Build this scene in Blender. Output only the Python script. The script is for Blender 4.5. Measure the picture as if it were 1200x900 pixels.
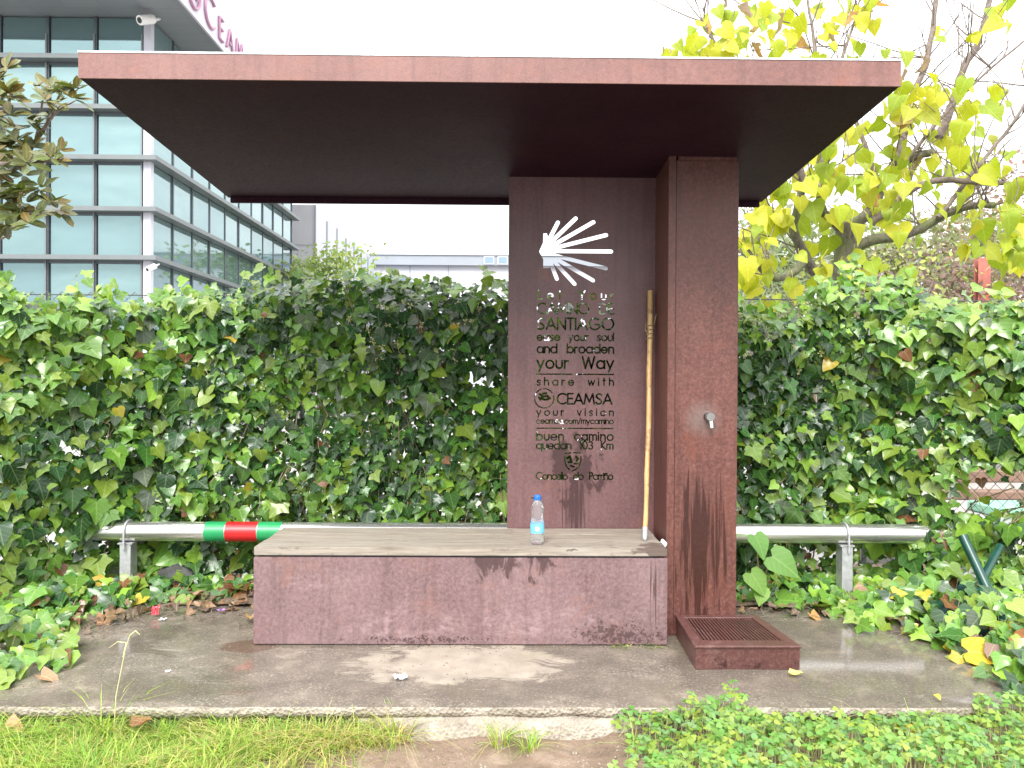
import bpy, bmesh, math, random
import numpy as np
from mathutils import Vector, Matrix, noise
from mathutils.geometry import delaunay_2d_cdt

random.seed(7); RNG = np.random.default_rng(7)
for o in list(bpy.data.objects): bpy.data.objects.remove(o)
SC = bpy.context.scene; COL = SC.collection

# ------------------------------------------------------------------ camera
ZC = 1.40; F = 901.0
cam_d = bpy.data.cameras.new('camera'); cam = bpy.data.objects.new('camera', cam_d); COL.objects.link(cam)
cam_d.sensor_width = 36; cam_d.lens = F / 1200 * 36; cam_d.clip_start = 0.05; cam_d.clip_end = 2000
RC = (Matrix.Rotation(math.radians(-0.64), 3, 'Z') @ Matrix.Rotation(math.radians(90 - 0.32), 3, 'X')
      @ Matrix.Rotation(math.radians(0.33), 3, 'Z'))
cam.matrix_world = Matrix.Translation((0, 0, ZC)) @ RC.to_4x4()
SC.camera = cam
def ray(px, py): return RC @ Vector(((px - 600) / F, -(py - 450) / F, -1))
def at(px, py, Y):                     # point of the place at depth Y seen at a photo pixel
    d = ray(px, py); return Vector((0, 0, ZC)) + d * (Y / d.y)
def gnd(px, py, z=0.0):
    d = ray(px, py); return Vector((0, 0, ZC)) + d * ((z - ZC) / d.z)

# ------------------------------------------------------------------ world, sun, exposure
W = bpy.data.worlds.new('World'); SC.world = W; W.use_nodes = True
nt = W.node_tree; bg = nt.nodes['Background']
sky = nt.nodes.new('ShaderNodeTexSky'); sky.sky_type = 'NISHITA'; sky.sun_disc = False
sky.sun_elevation = math.radians(45); sky.sun_rotation = math.radians(194); sky.air_density = 1.5; sky.dust_density = 6
hs = nt.nodes.new('ShaderNodeHueSaturation'); hs.inputs['Saturation'].default_value = 0.06
mx = nt.nodes.new('ShaderNodeMix'); mx.data_type = 'RGBA'; mx.inputs[0].default_value = 0.88   # closed cloud cover
mx.inputs[7].default_value = (10.6, 10.8, 11.1, 1)
nt.links.new(sky.outputs[0], hs.inputs['Color']); nt.links.new(hs.outputs[0], mx.inputs[6])
# overcast sky: three times brighter overhead than at the horizon (CIE standard overcast)
tcw = nt.nodes.new('ShaderNodeTexCoord'); sxw = nt.nodes.new('ShaderNodeSeparateXYZ'); nt.links.new(tcw.outputs['Generated'], sxw.inputs[0])
mrw = nt.nodes.new('ShaderNodeMapRange'); mrw.inputs[3].default_value = 1/3; mrw.inputs[4].default_value = 1.0; nt.links.new(sxw.outputs[2], mrw.inputs[0])
cie = nt.nodes.new('ShaderNodeVectorMath'); cie.operation = 'SCALE'; nt.links.new(mx.outputs[2], cie.inputs[0]); nt.links.new(mrw.outputs[0], cie.inputs['Scale'])
nt.links.new(cie.outputs[0], bg.inputs[0]); bg.inputs[1].default_value = 0.15
sun_d = bpy.data.lights.new('sun', 'SUN'); sun_d.energy = 1.5; sun_d.angle = math.radians(25); sun_d.color = (1, .97, .93)
sun = bpy.data.objects.new('sun', sun_d); COL.objects.link(sun)
sun.rotation_euler = (math.radians(45), 0, math.radians(-14))
SC.view_settings.view_transform = 'Standard'; SC.view_settings.look = 'None'
SC.view_settings.exposure = 1.62; SC.view_settings.gamma = 1
SC.render.engine = 'CYCLES'

# ------------------------------------------------------------------ object helpers
def link(name, me, mat=None, parent=None):
    o = bpy.data.objects.new(name, me); COL.objects.link(o)
    if mat is not None and me is not None and len(me.materials) == 0: me.materials.append(mat)
    if parent: o.parent = parent
    return o
def tag(o, label=None, cat=None, group=None, kind=None):
    if label: o['label'] = label
    if cat: o['category'] = cat
    if group: o['group'] = group
    if kind: o['kind'] = kind
    return o
def thing(name, label, cat, loc=(0, 0, 0), group=None):
    o = bpy.data.objects.new(name, None); COL.objects.link(o); o.location = loc; o.empty_display_size = .1
    return tag(o, label, cat, group)
class MB:                              # collects shapes in world coordinates, builds one mesh
    def __init__(s): s.v = []; s.f = []
    def add(s, vs, fs):
        b = len(s.v); s.v += [tuple(v) for v in vs]; s.f += [tuple(b + i for i in f) for f in fs]; return s
    def box(s, a, b):
        x0, y0, z0 = a; x1, y1, z1 = b
        vs = [(x0,y0,z0),(x1,y0,z0),(x1,y1,z0),(x0,y1,z0),(x0,y0,z1),(x1,y0,z1),(x1,y1,z1),(x0,y1,z1)]
        return s.hexa(vs)
    def hexa(s, vs):
        return s.add(vs, [(0,3,2,1),(4,5,6,7),(0,1,5,4),(1,2,6,5),(2,3,7,6),(3,0,4,7)])
    def tube(s, pts, rad, n=8, cap=True):
        pts = [Vector(p) for p in pts]; m = len(pts)
        if not hasattr(rad, '__len__'): rad = [rad] * m
        b = len(s.v); up = None
        for i, p in enumerate(pts):
            t = (pts[min(i+1, m-1)] - pts[max(i-1, 0)])
            t = t.normalized() if t.length > 1e-9 else Vector((0,0,1))
            if up is None: up = t.orthogonal().normalized()
            u = (up - t * up.dot(t)); u = u.normalized() if u.length > 1e-6 else t.orthogonal().normalized(); up = u
            w = t.cross(u)
            for k in range(n):
                a = 2 * math.pi * k / n
                s.v.append(tuple(p + (u * math.cos(a) + w * math.sin(a)) * rad[i]))
        for i in range(m - 1):
            for k in range(n):
                k2 = (k + 1) % n
                s.f.append((b+i*n+k, b+i*n+k2, b+(i+1)*n+k2, b+(i+1)*n+k))
        if cap:
            e = len(s.v); s.v += s.v[b:b+n] + s.v[b+(m-1)*n:b+m*n]
            s.f.append(tuple(e + k for k in reversed(range(n)))); s.f.append(tuple(e + n + k for k in range(n)))
        return s
    def lathe(s, prof, c, n=24):       # prof: (r, z)
        b = len(s.v); m = len(prof)
        for r, z in prof:
            for k in range(n):
                a = 2*math.pi*k/n; s.v.append((c[0]+r*math.cos(a), c[1]+r*math.sin(a), c[2]+z))
        for i in range(m-1):
            for k in range(n):
                k2 = (k+1) % n; s.f.append((b+i*n+k, b+i*n+k2, b+(i+1)*n+k2, b+(i+1)*n+k))
        e = len(s.v); s.v += s.v[b:b+n] + s.v[b+(m-1)*n:b+m*n]
        s.f.append(tuple(e+k for k in reversed(range(n)))); s.f.append(tuple(e+n+k for k in range(n)))
        return s
    def mesh(s, name, bevel=0, smooth=False, origin=(0,0,0), seg=1):
        me = bpy.data.meshes.new(name)
        o = origin; me.from_pydata([(v[0]-o[0], v[1]-o[1], v[2]-o[2]) for v in s.v], [], s.f)
        if bevel:
            bm = bmesh.new(); bm.from_mesh(me)
            bmesh.ops.bevel(bm, geom=[e for e in bm.edges if e.calc_face_angle(0) > .5], offset=bevel, segments=seg, affect='EDGES', clamp_overlap=True)
            bm.to_mesh(me); bm.free()
        if smooth: me.polygons.foreach_set('use_smooth', [True]*len(me.polygons))
        me.update(); return me
    def build(s, name, mat, parent=None, bevel=0, smooth=False, seg=1):
        o0 = parent.location if (parent and parent.parent is None) else ((parent.parent.location) if parent and parent.parent else (0,0,0))
        if parent and parent.parent is not None: o0 = parent.parent.location + parent.location
        me = s.mesh(name, bevel, smooth, tuple(o0), seg); return link(name, me, mat, parent)

# ------------------------------------------------------------------ material helpers
class NT:
    def __init__(s, name):
        s.m = bpy.data.materials.new(name); s.m.use_nodes = True; s.t = s.m.node_tree
        s.org = (0, 0, 0); s.b = s.t.nodes['Principled BSDF']; s.out = s.t.nodes['Material Output']
    def n(s, typ, **kw):
        nd = s.t.nodes.new(typ)
        for k, v in kw.items(): setattr(nd, k, v)
        return nd
    def l(s, a, b): s.t.links.new(a, b)
    def setin(s, nd, key, v):
        if hasattr(v, 'links'): s.l(v, nd.inputs[key])
        else: nd.inputs[key].default_value = v
    def coord(s, scale=(1,1,1), loc=(0,0,0), kind='Object'):
        tc = s.n('ShaderNodeTexCoord'); mp = s.n('ShaderNodeMapping')
        mp.inputs['Scale'].default_value = scale; mp.inputs['Location'].default_value = loc
        s.l(tc.outputs[kind], mp.inputs[0]); return mp.outputs[0]
    def noise(s, vec, scale=5, detail=4, rough=.55, dist=0):
        nd = s.n('ShaderNodeTexNoise'); s.l(vec, nd.inputs['Vector'])
        nd.inputs['Scale'].default_value = scale; nd.inputs['Detail'].default_value = detail
        nd.inputs['Roughness'].default_value = rough; nd.inputs['Distortion'].default_value = dist
        return nd.outputs['Fac']
    def vor(s, vec, scale=5):
        nd = s.n('ShaderNodeTexVoronoi'); s.l(vec, nd.inputs['Vector']); nd.inputs['Scale'].default_value = scale
        return nd.outputs['Distance']
    def ramp(s, fac, stops, interp='LINEAR'):
        r = s.n('ShaderNodeValToRGB'); s.l(fac, r.inputs[0]); r.color_ramp.interpolation = interp
        el = r.color_ramp.elements
        while len(el) < len(stops): el.new(0.5)
        for e, (p, c) in zip(el, stops):
            e.position = p; e.color = (c, c, c, 1) if not hasattr(c, '__len__') else (*c, 1)
        return r.outputs[0]
    def mix(s, fac, a, b, mode='MIX'):
        m = s.n('ShaderNodeMix', data_type='RGBA', blend_type=mode)
        s.setin(m, 0, fac)
        for k, v in ((6, a), (7, b)):
            if hasattr(v, 'links'): s.l(v, m.inputs[k])
            else: m.inputs[k].default_value = (*v, 1) if len(v) == 3 else v
        return m.outputs[2]
    def math(s, op, a, b=None, c=None, clamp=False):
        m = s.n('ShaderNodeMath', operation=op, use_clamp=clamp)
        s.setin(m, 0, a)
        if b is not None: s.setin(m, 1, b)
        if c is not None: s.setin(m, 2, c)
        return m.outputs[0]
    def bump(s, h, strength=.3, dist=.01):
        b = s.n('ShaderNodeBump'); s.l(h, b.inputs['Height']); b.inputs['Strength'].default_value = strength
        b.inputs['Distance'].default_value = dist; s.l(b.outputs[0], s.b.inputs['Normal']); return b
    def base(s, v):
        if hasattr(v, 'links'): s.l(v, s.b.inputs['Base Color'])
        else: s.b.inputs['Base Color'].default_value = (*v, 1)
    def set(s, **kw):
        for k, v in kw.items(): s.setin(s.b, k.replace('_', ' '), v)
        return s
    def ellipse(s, c, r):              # 1 in the middle of a spot, 0 at its edge, in object space
        tc = s.n('ShaderNodeTexCoord'); sb = s.n('ShaderNodeVectorMath', operation='SUBTRACT'); dv = s.n('ShaderNodeVectorMath', operation='DIVIDE')
        ln = s.n('ShaderNodeVectorMath', operation='LENGTH')
        s.l(tc.outputs['Object'], sb.inputs[0]); sb.inputs[1].default_value = [a - b for a, b in zip(c, s.org)]
        s.l(sb.outputs[0], dv.inputs[0]); dv.inputs[1].default_value = r; s.l(dv.outputs[0], ln.inputs[0])
        return s.math('SUBTRACT', 1.0, ln.outputs['Value'], clamp=True)
def plain(name, col, rough=.5, metal=0, var=.12, scale=20, spec=.5):
    m = NT(name); f = m.noise(m.coord(), scale, 4)
    lo = tuple(c*(1-var) for c in col); hi = tuple(min(1, c*(1+var)) for c in col)
    m.base(m.ramp(f, [(.3, lo), (.7, hi)])); m.set(Roughness=rough, Metallic=metal); m.b.inputs['Specular IOR Level'].default_value = spec
    return m.m
def corten(name, dark, mid, light, stains=(), streaks=(), rough=.42, seed=0, scuff=None, org=(0, 0, 0), mott=.42, halo=None):
    m = NT(name); m.org = org; v = m.coord(loc=(seed, seed*.7, seed*1.3))
    big = m.noise(v, 2.2, 5, .6); fine = m.noise(v, 55, 6, .75); grain = m.noise(v, 210, 2, .6)
    c = m.ramp(big, [(.3, dark), (.52, mid), (.75, light)])
    c = m.mix(mott, c, m.ramp(fine, [(.32, tuple(x*.7 for x in dark)), (.5, mid), (.7, tuple(x*1.2 for x in light))]))
    c = m.mix(m.ramp(grain, [(.55, 0), (.75, .35)]), c, tuple(x*1.5 for x in light))
    orange = m.ramp(m.noise(m.coord(loc=(seed*5, 2, seed)), 4.5, 6, .7, .4), [(.54, 0), (.72, .55)])
    c = m.mix(orange, c, (mid[0]*1.45, mid[1]*1.15, mid[2]*.85))
    spk = m.ramp(m.noise(m.coord(loc=(seed, 9, 3)), 300, 2, .5), [(.60, 0), (.70, .5)]); c = m.mix(spk, c, tuple(x*.35 for x in dark))
    vs = m.coord((26, 26, 1.6), (seed, 0, 0)); run = m.noise(vs, 1, 3, .6)
    c = m.mix(m.ramp(run, [(.5, 0), (.72, .35)]), c, tuple(x*.6 for x in dark))
    if scuff:
        for (cc, rr) in scuff:
            sc = m.math('MULTIPLY', m.ramp(m.ellipse(cc, rr), [(0, 0), (.6, 1)]), m.ramp(m.noise(m.coord((1, 1, 1.6), (seed, 4, 1)), 14, 7, .75), [(.5, 0), (.68, .42)]))
            c = m.mix(sc, c, tuple(x*1.4 + .05 for x in light))
    if halo:
        c = m.mix(m.math('MULTIPLY', m.ramp(m.ellipse(*halo), [(0, 0), (.7, .5)]), m.ramp(m.noise(v, 30, 4, .7), [(.3, .5), (.6, 1)])), c, (.20, .165, .15))
    wet = None
    for (cc, rr, th, sx, sz) in stains:
        e = m.ellipse(cc, rr)
        nz = m.noise(m.coord((sx, sx, sz), (seed*3, 1, 2)), 1, 5, .65, .5)
        w = m.ramp(m.math('ADD', m.math('MULTIPLY', m.math('POWER', e, .6), .5), m.math('ADD', nz, m.math('MULTIPLY', m.math('SUBTRACT', fine, .5), .22))), [(th - .01, 0), (th + .08, 1)])
        wet = w if wet is None else m.math('MAXIMUM', wet, w)
    rgh = m.ramp(fine, [(.3, rough - .1), (.7, rough + .12)])
    if wet is not None:
        c = m.mix(m.math('MULTIPLY', wet, .8), c, tuple(x*.45 for x in dark))
        rgh = m.mix(wet, rgh, (.2, .2, .2))
    m.base(c); m.l(rgh, m.b.inputs['Roughness']); m.bump(m.math('ADD', fine, m.math('MULTIPLY', grain, .5)), .22, .004)
    return m.m

# leaf material reads the leaf's own colour and its local coordinates for veins
def leaf_mat(name, rough=.4, trans=.25, vein=.5, spec=.5, blotch=.25):
    m = NT(name); at_ = m.n('ShaderNodeAttribute', attribute_name='col'); lp = m.n('ShaderNodeAttribute', attribute_name='lp')
    sx = m.n('ShaderNodeSeparateXYZ'); m.l(lp.outputs['Vector'], sx.inputs[0])
    ax = m.math('ABSOLUTE', sx.outputs[0])
    mid = m.math('LESS_THAN', ax, .028)
    q = m.math('ADD', m.math('MULTIPLY', ax, .8), sx.outputs[1])
    side = m.math('LESS_THAN', m.math('FRACT', m.math('MULTIPLY', q, 4.2)), .13)
    vv = m.math('MAXIMUM', mid, m.math('MULTIPLY', side, .6))
    nz = m.noise(m.coord(), 34, 3)
    col = at_.outputs['Color']
    c = m.mix(m.math('MULTIPLY', m.ramp(nz, [(.35, 1), (.65, 0)]), blotch), col, m.mix(.75, col, (.0, .0, .0)))
    br = m.mix(.55, m.mix(1, col, (1.7, 1.7, 1.7), 'MULTIPLY'), (.35, .42, .2))
    c = m.mix(m.math('MULTIPLY', vv, vein), c, br)
    m.base(c); m.set(Roughness=rough); m.b.inputs['Specular IOR Level'].default_value = spec
    m.bump(vv, .25, .003)
    tr = m.n('ShaderNodeBsdfTranslucent'); m.l(m.mix(1, c, (1.5, 1.5, .7), 'MULTIPLY'), tr.inputs[0])
    ms = m.n('ShaderNodeMixShader'); ms.inputs[0].default_value = trans
    m.l(m.b.outputs[0], ms.inputs[1]); m.l(tr.outputs[0], ms.inputs[2]); m.l(ms.outputs[0], m.out.inputs[0])
    return m.m

MAT = {}
SHELTER, BENCH, DRAIN = (.6, 4.6, 0), (-.2, 4.3, 0), (1.2, 3.95, 0)    # bases of the three rusty steel things
def build_mats():
    D, M_, L = (.080, .036, .037), (.131, .065, .065), (.185, .104, .101)
    MAT['corten_roof_shade'] = corten('corten_canopy_shade', (.022, .0075, .013), (.034, .012, .021), (.050, .019, .030), rough=.55, seed=1)  # same steel as the panel, with the underside's shade put into its colour
    MAT['corten_roof_shade'].node_tree.nodes['Principled BSDF'].inputs['Specular IOR Level'].default_value = .06
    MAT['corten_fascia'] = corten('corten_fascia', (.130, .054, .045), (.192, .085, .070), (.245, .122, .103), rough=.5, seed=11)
    MAT['corten_panel'] = corten('corten_panel', D, M_, L, seed=2, org=SHELTER, stains=[((.43, 4.58, .86), (.30, 1, .34), .845, 13, 7), ((.43, 4.58, .66), (.12, 1, .32), .80, 60, 1.0)])
    MAT['corten_pillar'] = corten('corten_pillar', (.055, .018, .015), (.112, .040, .030), (.19, .080, .062), seed=3, mott=.62, halo=((1.095, 4.2, 1.19), (.12, 1, .12)), org=SHELTER,
        stains=[((1.09, 4.2, .50), (.20, 1, .66), .80, 34, 1.5), ((1.10, 4.2, .12), (.3, 1, .35), .93, 40, 3)])
    MAT['corten_bench'] = corten('corten_bench', (.108, .060, .062), (.180, .112, .115), (.26, .178, .178), seed=5, mott=.5, rough=.38, org=BENCH,
        stains=[((-.05, 4.04, .46), (.24, 1, .24), .88, 13, 6), ((.20, 4.04, .46), (.16, 1, .24), .84, 14, 7), ((.62, 4.04, .05), (.6, 1, .16), .90, 45, 45), ((.80, 4.04, .3), (.12, 1, .45), .95, 60, 1.0), ((-.4, 4.04, .03), (1.1, 1, .06), .95, 60, 60)],
        scuff=[((-1.05, 4.04, .33), (.33, 1, .05)), ((-.6, 4.04, .1), (.5, 1, .12)), ((.2, 4.04, .12), (.7, 1, .12))])
    MAT['corten_drain'] = corten('corten_drain', (.050, .017, .015), (.088, .034, .029), (.16, .084, .072), seed=7, mott=.55, rough=.35, org=DRAIN,
        stains=[((1.2, 3.7, .02), (.4, 1, .08), .95, 22, 14)], scuff=[((1.05, 3.7, .08), (.25, 1, .08))])
    # weathered timber
    m = NT('weathered_timber'); m.org = BENCH; v = m.coord((1.6, 26, 26)); g = m.noise(v, 2.2, 6, .65, .6); b = m.noise(m.coord(), 3, 3)
    c = m.ramp(g, [(.28, (.15, .12, .095)), (.5, (.27, .23, .185)), (.72, (.37, .33, .275))])
    c = m.mix(m.ramp(b, [(.4, 0), (.7, .35)]), c, (.31, .295, .265))
    dk = m.ramp(m.noise(m.coord((2.2, 14, 5)), 5, 3, .6), [(.60, 0), (.64, .85)])
    e = m.math('MULTIPLY', dk, m.ramp(m.noise(m.coord(), 1.3, 2), [(.4, .2), (.55, 1)]))
    wetend = m.ramp(m.math('ADD', m.math('MULTIPLY', m.ellipse((.83, 4.06, .5), (.16, .2, .1)), .6), m.noise(m.coord((4, 18, 8)), 4, 3)), [(.72, 0), (.78, .85)])
    c = m.mix(m.math('MAXIMUM', e, wetend), c, (.085, .055, .045))
    m.base(c); m.set(Roughness=.55); m.bump(g, .35, .003); MAT['timber'] = m.m
    # wet concrete slab
    m = NT('wet_concrete'); v = m.coord(); big = m.noise(v, 1.3, 5, .6, .4); mid = m.noise(v, 7, 6, .65); fine = m.noise(v, 75, 5, .8); ag = m.vor(v, 60)
    c = m.ramp(big, [(.33, (.125, .112, .097)), (.5, (.20, .175, .147)), (.68, (.28, .237, .19))])
    c = m.mix(.6, c, m.ramp(mid, [(.3, (.085, .073, .060)), (.52, (.18, .148, .115)), (.72, (.36, .295, .225))]))
    c = m.mix(m.ramp(m.noise(v, 2.6, 6, .7, .8), [(.42, .55), (.58, 0)]), c, (.095, .080, .064))
    c = m.mix(m.ramp(fine, [(.53, 0), (.64, .75)]), c, (.42, .36, .29))
    c = m.mix(m.ramp(ag, [(.04, .55), (.22, 0)]), c, (.07, .058, .048))
    dry = m.ramp(m.math('ADD', m.math('MULTIPLY', m.ellipse((-.20, 3.80, 0), (.72, .36, 1)), .55), m.math('MULTIPLY', m.noise(m.coord((1, 1.8, 1)), 3.4, 7, .68, 1.0), .95)), [(.63, 0), (.71, 1)])
    c = m.mix(m.math('MULTIPLY', dry, .85), c, m.ramp(mid, [(.3, (.25, .21, .168)), (.7, (.38, .325, .262))]))
    rust = m.ramp(m.math('ADD', m.math('MULTIPLY', m.ellipse((-1.32, 4.02, 0), (.22, .14, 1)), .8), m.math('MULTIPLY', m.noise(v, 8, 3), .4)), [(.42, 0), (.5, .6)])
    c = m.mix(rust, c, (.09, .045, .03))
    moss = m.ramp(m.noise(m.coord(loc=(5, 2, 1)), 2.3, 4), [(.58, 0), (.72, .28)])
    c = m.mix(moss, c, (.15, .14, .06))
    pud = m.ramp(m.math('ADD', m.noise(m.coord((1, 1.6, 1), (3.1, .4, 0)), 2.1, 4, .55, .6), m.math('MULTIPLY', m.ellipse((1.75, 3.75, 0), (1.0, .7, 1)), .5)), [(.47, 0), (.58, 1)])
    pud = m.math('MULTIPLY', pud, m.math('SUBTRACT', 1, dry))
    c = m.mix(m.math('MULTIPLY', pud, .4), c, (.085, .072, .058))
    m.base(c)
    r = m.mix(pud, m.ramp(mid, [(.3, .13), (.7, .34)]), (.035, .035, .035)); r = m.mix(dry, r, (.75, .75, .75)); m.l(r, m.b.inputs['Roughness'])
    h = m.math('MULTIPLY', m.math('ADD', fine, m.math('MULTIPLY', mid, 1.2)), m.math('SUBTRACT', 1, m.math('MULTIPLY', pud, .93)))
    m.bump(h, .28, .006); MAT['slab'] = m.m
    # rough concrete edge
    m = NT('rough_concrete'); v = m.coord(); a = m.noise(v, 9, 6, .7); ag = m.vor(v, 70); fi = m.noise(v, 90, 3, .7)
    c = m.ramp(a, [(.3, (.17, .145, .11)), (.5, (.29, .25, .20)), (.7, (.41, .365, .305))])
    c = m.mix(m.ramp(ag, [(.05, .6), (.3, 0)]), c, (.2, .165, .13)); c = m.mix(m.ramp(fi, [(.6, 0), (.75, .5)]), c, (.46, .42, .36))
    m.base(c); m.set(Roughness=.8); m.bump(m.math('ADD', a, m.math('MULTIPLY', ag, .6)), .8, .02); MAT['edge'] = m.m
    # soil
    m = NT('damp_soil'); v = m.coord(); a = m.noise(v, 6, 7, .7); b = m.vor(v, 45); f = m.noise(v, 90, 3, .7)
    c = m.ramp(a, [(.3, (.10, .068, .045)), (.52, (.21, .145, .10)), (.72, (.33, .25, .185))])
    c = m.mix(m.ramp(b, [(.0, .5), (.25, 0)]), c, (.38, .29, .21)); c = m.mix(m.ramp(f, [(.6, 0), (.72, .6)]), c, (.07, .045, .03))
    m.base(c); m.set(Roughness=.85); m.bump(m.math('ADD', a, f), .7, .02); MAT['soil'] = m.m
    # pale yard
    m = NT('pale_paving'); v = m.coord(); a = m.noise(v, .5, 5, .6); f = m.noise(v, 14, 4, .7)
    c = m.mix(.5, m.ramp(a, [(.35, (.24, .225, .21)), (.65, (.38, .365, .34))]), m.ramp(f, [(.3, (.20, .19, .175)), (.7, (.42, .40, .375))]))
    m.base(c); m.set(Roughness=.45); m.bump(f, .2, .01); MAT['yard'] = m.m
    m = NT('dark_tarmac'); v = m.coord(); a = m.noise(v, 2, 5, .6); f = m.noise(v, 60, 3, .7)
    m.base(m.mix(.5, m.ramp(a, [(.35, (.035, .035, .034)), (.65, (.065, .063, .06))]), m.ramp(f, [(.3, (.03, .03, .03)), (.7, (.08, .078, .075))]))); m.set(Roughness=.6); m.bump(f, .4, .01); MAT['tarmac'] = m.m
    # steel tube
    m = NT('brushed_steel'); s = m.noise(m.coord((2, 90, 90)), 3, 4, .6); d = m.noise(m.coord(), 6, 4)
    c = m.ramp(s, [(.3, (.74, .73, .71)), (.7, (.90, .89, .87))]); c = m.mix(m.ramp(d, [(.6, 0), (.8, .4)]), c, (.45, .40, .34))
    m.base(c); m.set(Metallic=.9, Roughness=.24); MAT['steel'] = m.m
    MAT['galv'] = plain('galvanised_steel', (.50, .51, .51), .5, .6, .2, 30)
    MAT['tape_green'] = plain('green_tape', (.015, .26, .085), .35, 0, .12, 9)
    MAT['tape_red'] = plain('red_tape', (.48, .012, .014), .35, 0, .12, 9)
    MAT['wire'] = plain('dark_wire', (.07, .07, .07), .5, .4)
    MAT['leaf'] = leaf_mat('ivy_leaf', .24, .22, .38)
    MAT['leaf_soft'] = leaf_mat('soft_leaf', .5, .40, .35, .35, .2)
    MAT['leaf_far'] = leaf_mat('far_leaf', .6, .30, .1, .25, .3)
    MAT['leaf_mag'] = leaf_mat('leathery_leaf', .45, .15, .3, .3, .3)
    MAT['dry'] = leaf_mat('dry_leaf', .6, .15, .5, .3, .5)
    MAT['grass'] = leaf_mat('grass_blade', .45, .38, .0, .35, .1)
    # bark
    m = NT('mossy_bark'); v = m.coord((1, 1, .3)); a = m.noise(v, 40, 6, .7); b = m.noise(m.coord(), 7, 4)
    c = m.ramp(a, [(.3, (.05, .042, .032)), (.6, (.17, .15, .12)), (.75, (.30, .28, .24))]); c = m.mix(m.ramp(b, [(.42, 0), (.62, .7)]), c, (.13, .155, .05))
    m.base(c); m.set(Roughness=.85); m.bump(a, .8, .02); MAT['bark'] = m.m
    m = NT('twig_bark'); a = m.noise(m.coord(), 25, 5, .7)
    m.base(m.ramp(a, [(.3, (.09, .065, .055)), (.7, (.24, .19, .16))])); m.set(Roughness=.8); MAT['twig'] = m.m
    m = NT('vine_stem'); a = m.noise(m.coord(), 25, 5, .7)
    m.base(m.ramp(a, [(.3, (.12, .08, .045)), (.7, (.36, .29, .17))])); m.set(Roughness=.75); MAT['vine'] = m.m
    # stick
    m = NT('peeled_wood'); a = m.noise(m.coord((30, 30, 3)), 2, 5, .6); k = m.noise(m.coord(), 16, 3)
    c = m.ramp(a, [(.3, (.38, .22, .075)), (.7, (.56, .38, .17))]); c = m.mix(m.ramp(k, [(.57, 0), (.66, .7)]), c, (.20, .11, .045))
    m.base(c); m.set(Roughness=.45); m.bump(a, .3, .003); MAT['stick'] = m.m
    # curtain wall
    m = NT('teal_glass'); oi = m.n('ShaderNodeObjectInfo'); v = m.coord(); w = m.noise(v, .55, 2, .4)
    c = m.mix(m.ramp(oi.outputs['Random'], [(0, 0), (1, 1)]), (.20, .305, .312), (.25, .36, .36))
    c = m.mix(m.ramp(m.noise(m.coord((.35, .35, 1.3)), 1.1, 4, .6, .8), [(.4, 0), (.62, .35)]), c, (.15, .235, .245))  # cloud reflections painted into the pane colour as soft streaks
    m.base(c); m.set(Metallic=.62, Roughness=.04); m.bump(w, .06, .05); MAT['glass'] = m.m
    MAT['frame_dark'] = plain('dark_frame', (.10, .115, .13), .4, .3)
    MAT['alu'] = plain('pale_aluminium', (.15, .165, .168), .45, .2, .06, 3)
    MAT['column'] = plain('white_column', (.48, .48, .54), .5, 0, .05, 4)
    m = NT('soffit_panels'); b = m.n('ShaderNodeTexBrick'); m.l(m.coord(), b.inputs[0]); b.inputs['Scale'].default_value = .5; b.offset = 0
    b.inputs['Color1'].default_value = (.18, .195, .21, 1); b.inputs['Color2'].default_value = (.20, .215, .23, 1); b.inputs['Mortar'].default_value = (.17, .18, .2, 1)
    b.inputs['Mortar Size'].default_value = .01; m.base(b.outputs[0]); m.set(Roughness=.45); MAT['soffit'] = m.m
    MAT['fascia'] = plain('white_cladding', (.52, .50, .55), .5, 0, .05, 2)
    MAT['magenta'] = plain('magenta_letters', (.40, .20, .30), .45, 0, .08, 5)
    MAT['hall_white'] = plain('white_hall_panels', (.46, .46, .50), .6, 0, .04, .4)
    MAT['hall_grey'] = plain('grey_hall_panels', (.24, .26, .29), .55, 0, .06, .6)
    MAT['hall_mid'] = plain('pale_grey_panels', (.44, .44, .46), .6, 0, .06, .5)
    MAT['blue_win'] = plain('hall_glass', (.18, .25, .33), .15, 0)
    # small things
    m = NT('clear_plastic'); m.base((.93, .96, .98)); m.set(Roughness=.07, IOR=1.28); m.b.inputs['Transmission Weight'].default_value = .93
    nzz = m.noise(m.coord(), 35, 2); m.bump(nzz, .1, .004); MAT['plastic'] = m.m
    MAT['label_blue'] = plain('blue_label', (.14, .45, .74), .35, 0, .18, 60)
    MAT['label_white'] = plain('white_print', (.78, .80, .84), .4, 0, .06, 40)
    MAT['cap_blue'] = plain('blue_cap', (.015, .12, .52), .35)
    MAT['black'] = plain('black_plastic', (.02, .02, .022), .4)
    MAT['chrome'] = plain('satin_chrome', (.50, .49, .47), .2, 1.0, .1)
    MAT['white_plastic'] = plain('white_plastic', (.70, .69, .67), .4)
    MAT['green_paint'] = plain('dark_green_paint', (.004, .045, .032), .3, 0, .25, 18)
    MAT['stone'] = plain('grey_stone', (.06, .06, .056), .8, 0, .4, 12)
    MAT['red_post'] = corten('red_post', (.22, .055, .04), (.32, .095, .07), (.42, .16, .12), rough=.6, seed=9)
    MAT['pink'] = plain('pink_plastic', (.72, .12, .15), .4)
    MAT['paper'] = plain('white_paper', (.75, .76, .78), .8, 0, .08, 60)
    MAT['purple'] = plain('purple_foil', (.34, .16, .42), .4)
    MAT['brown_board'] = plain('brown_board', (.16, .095, .065), .6, 0, .2, 6)
    MAT['mint'] = plain('mint_paint', (.20, .42, .30), .4, 0, .1, 6)
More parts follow.
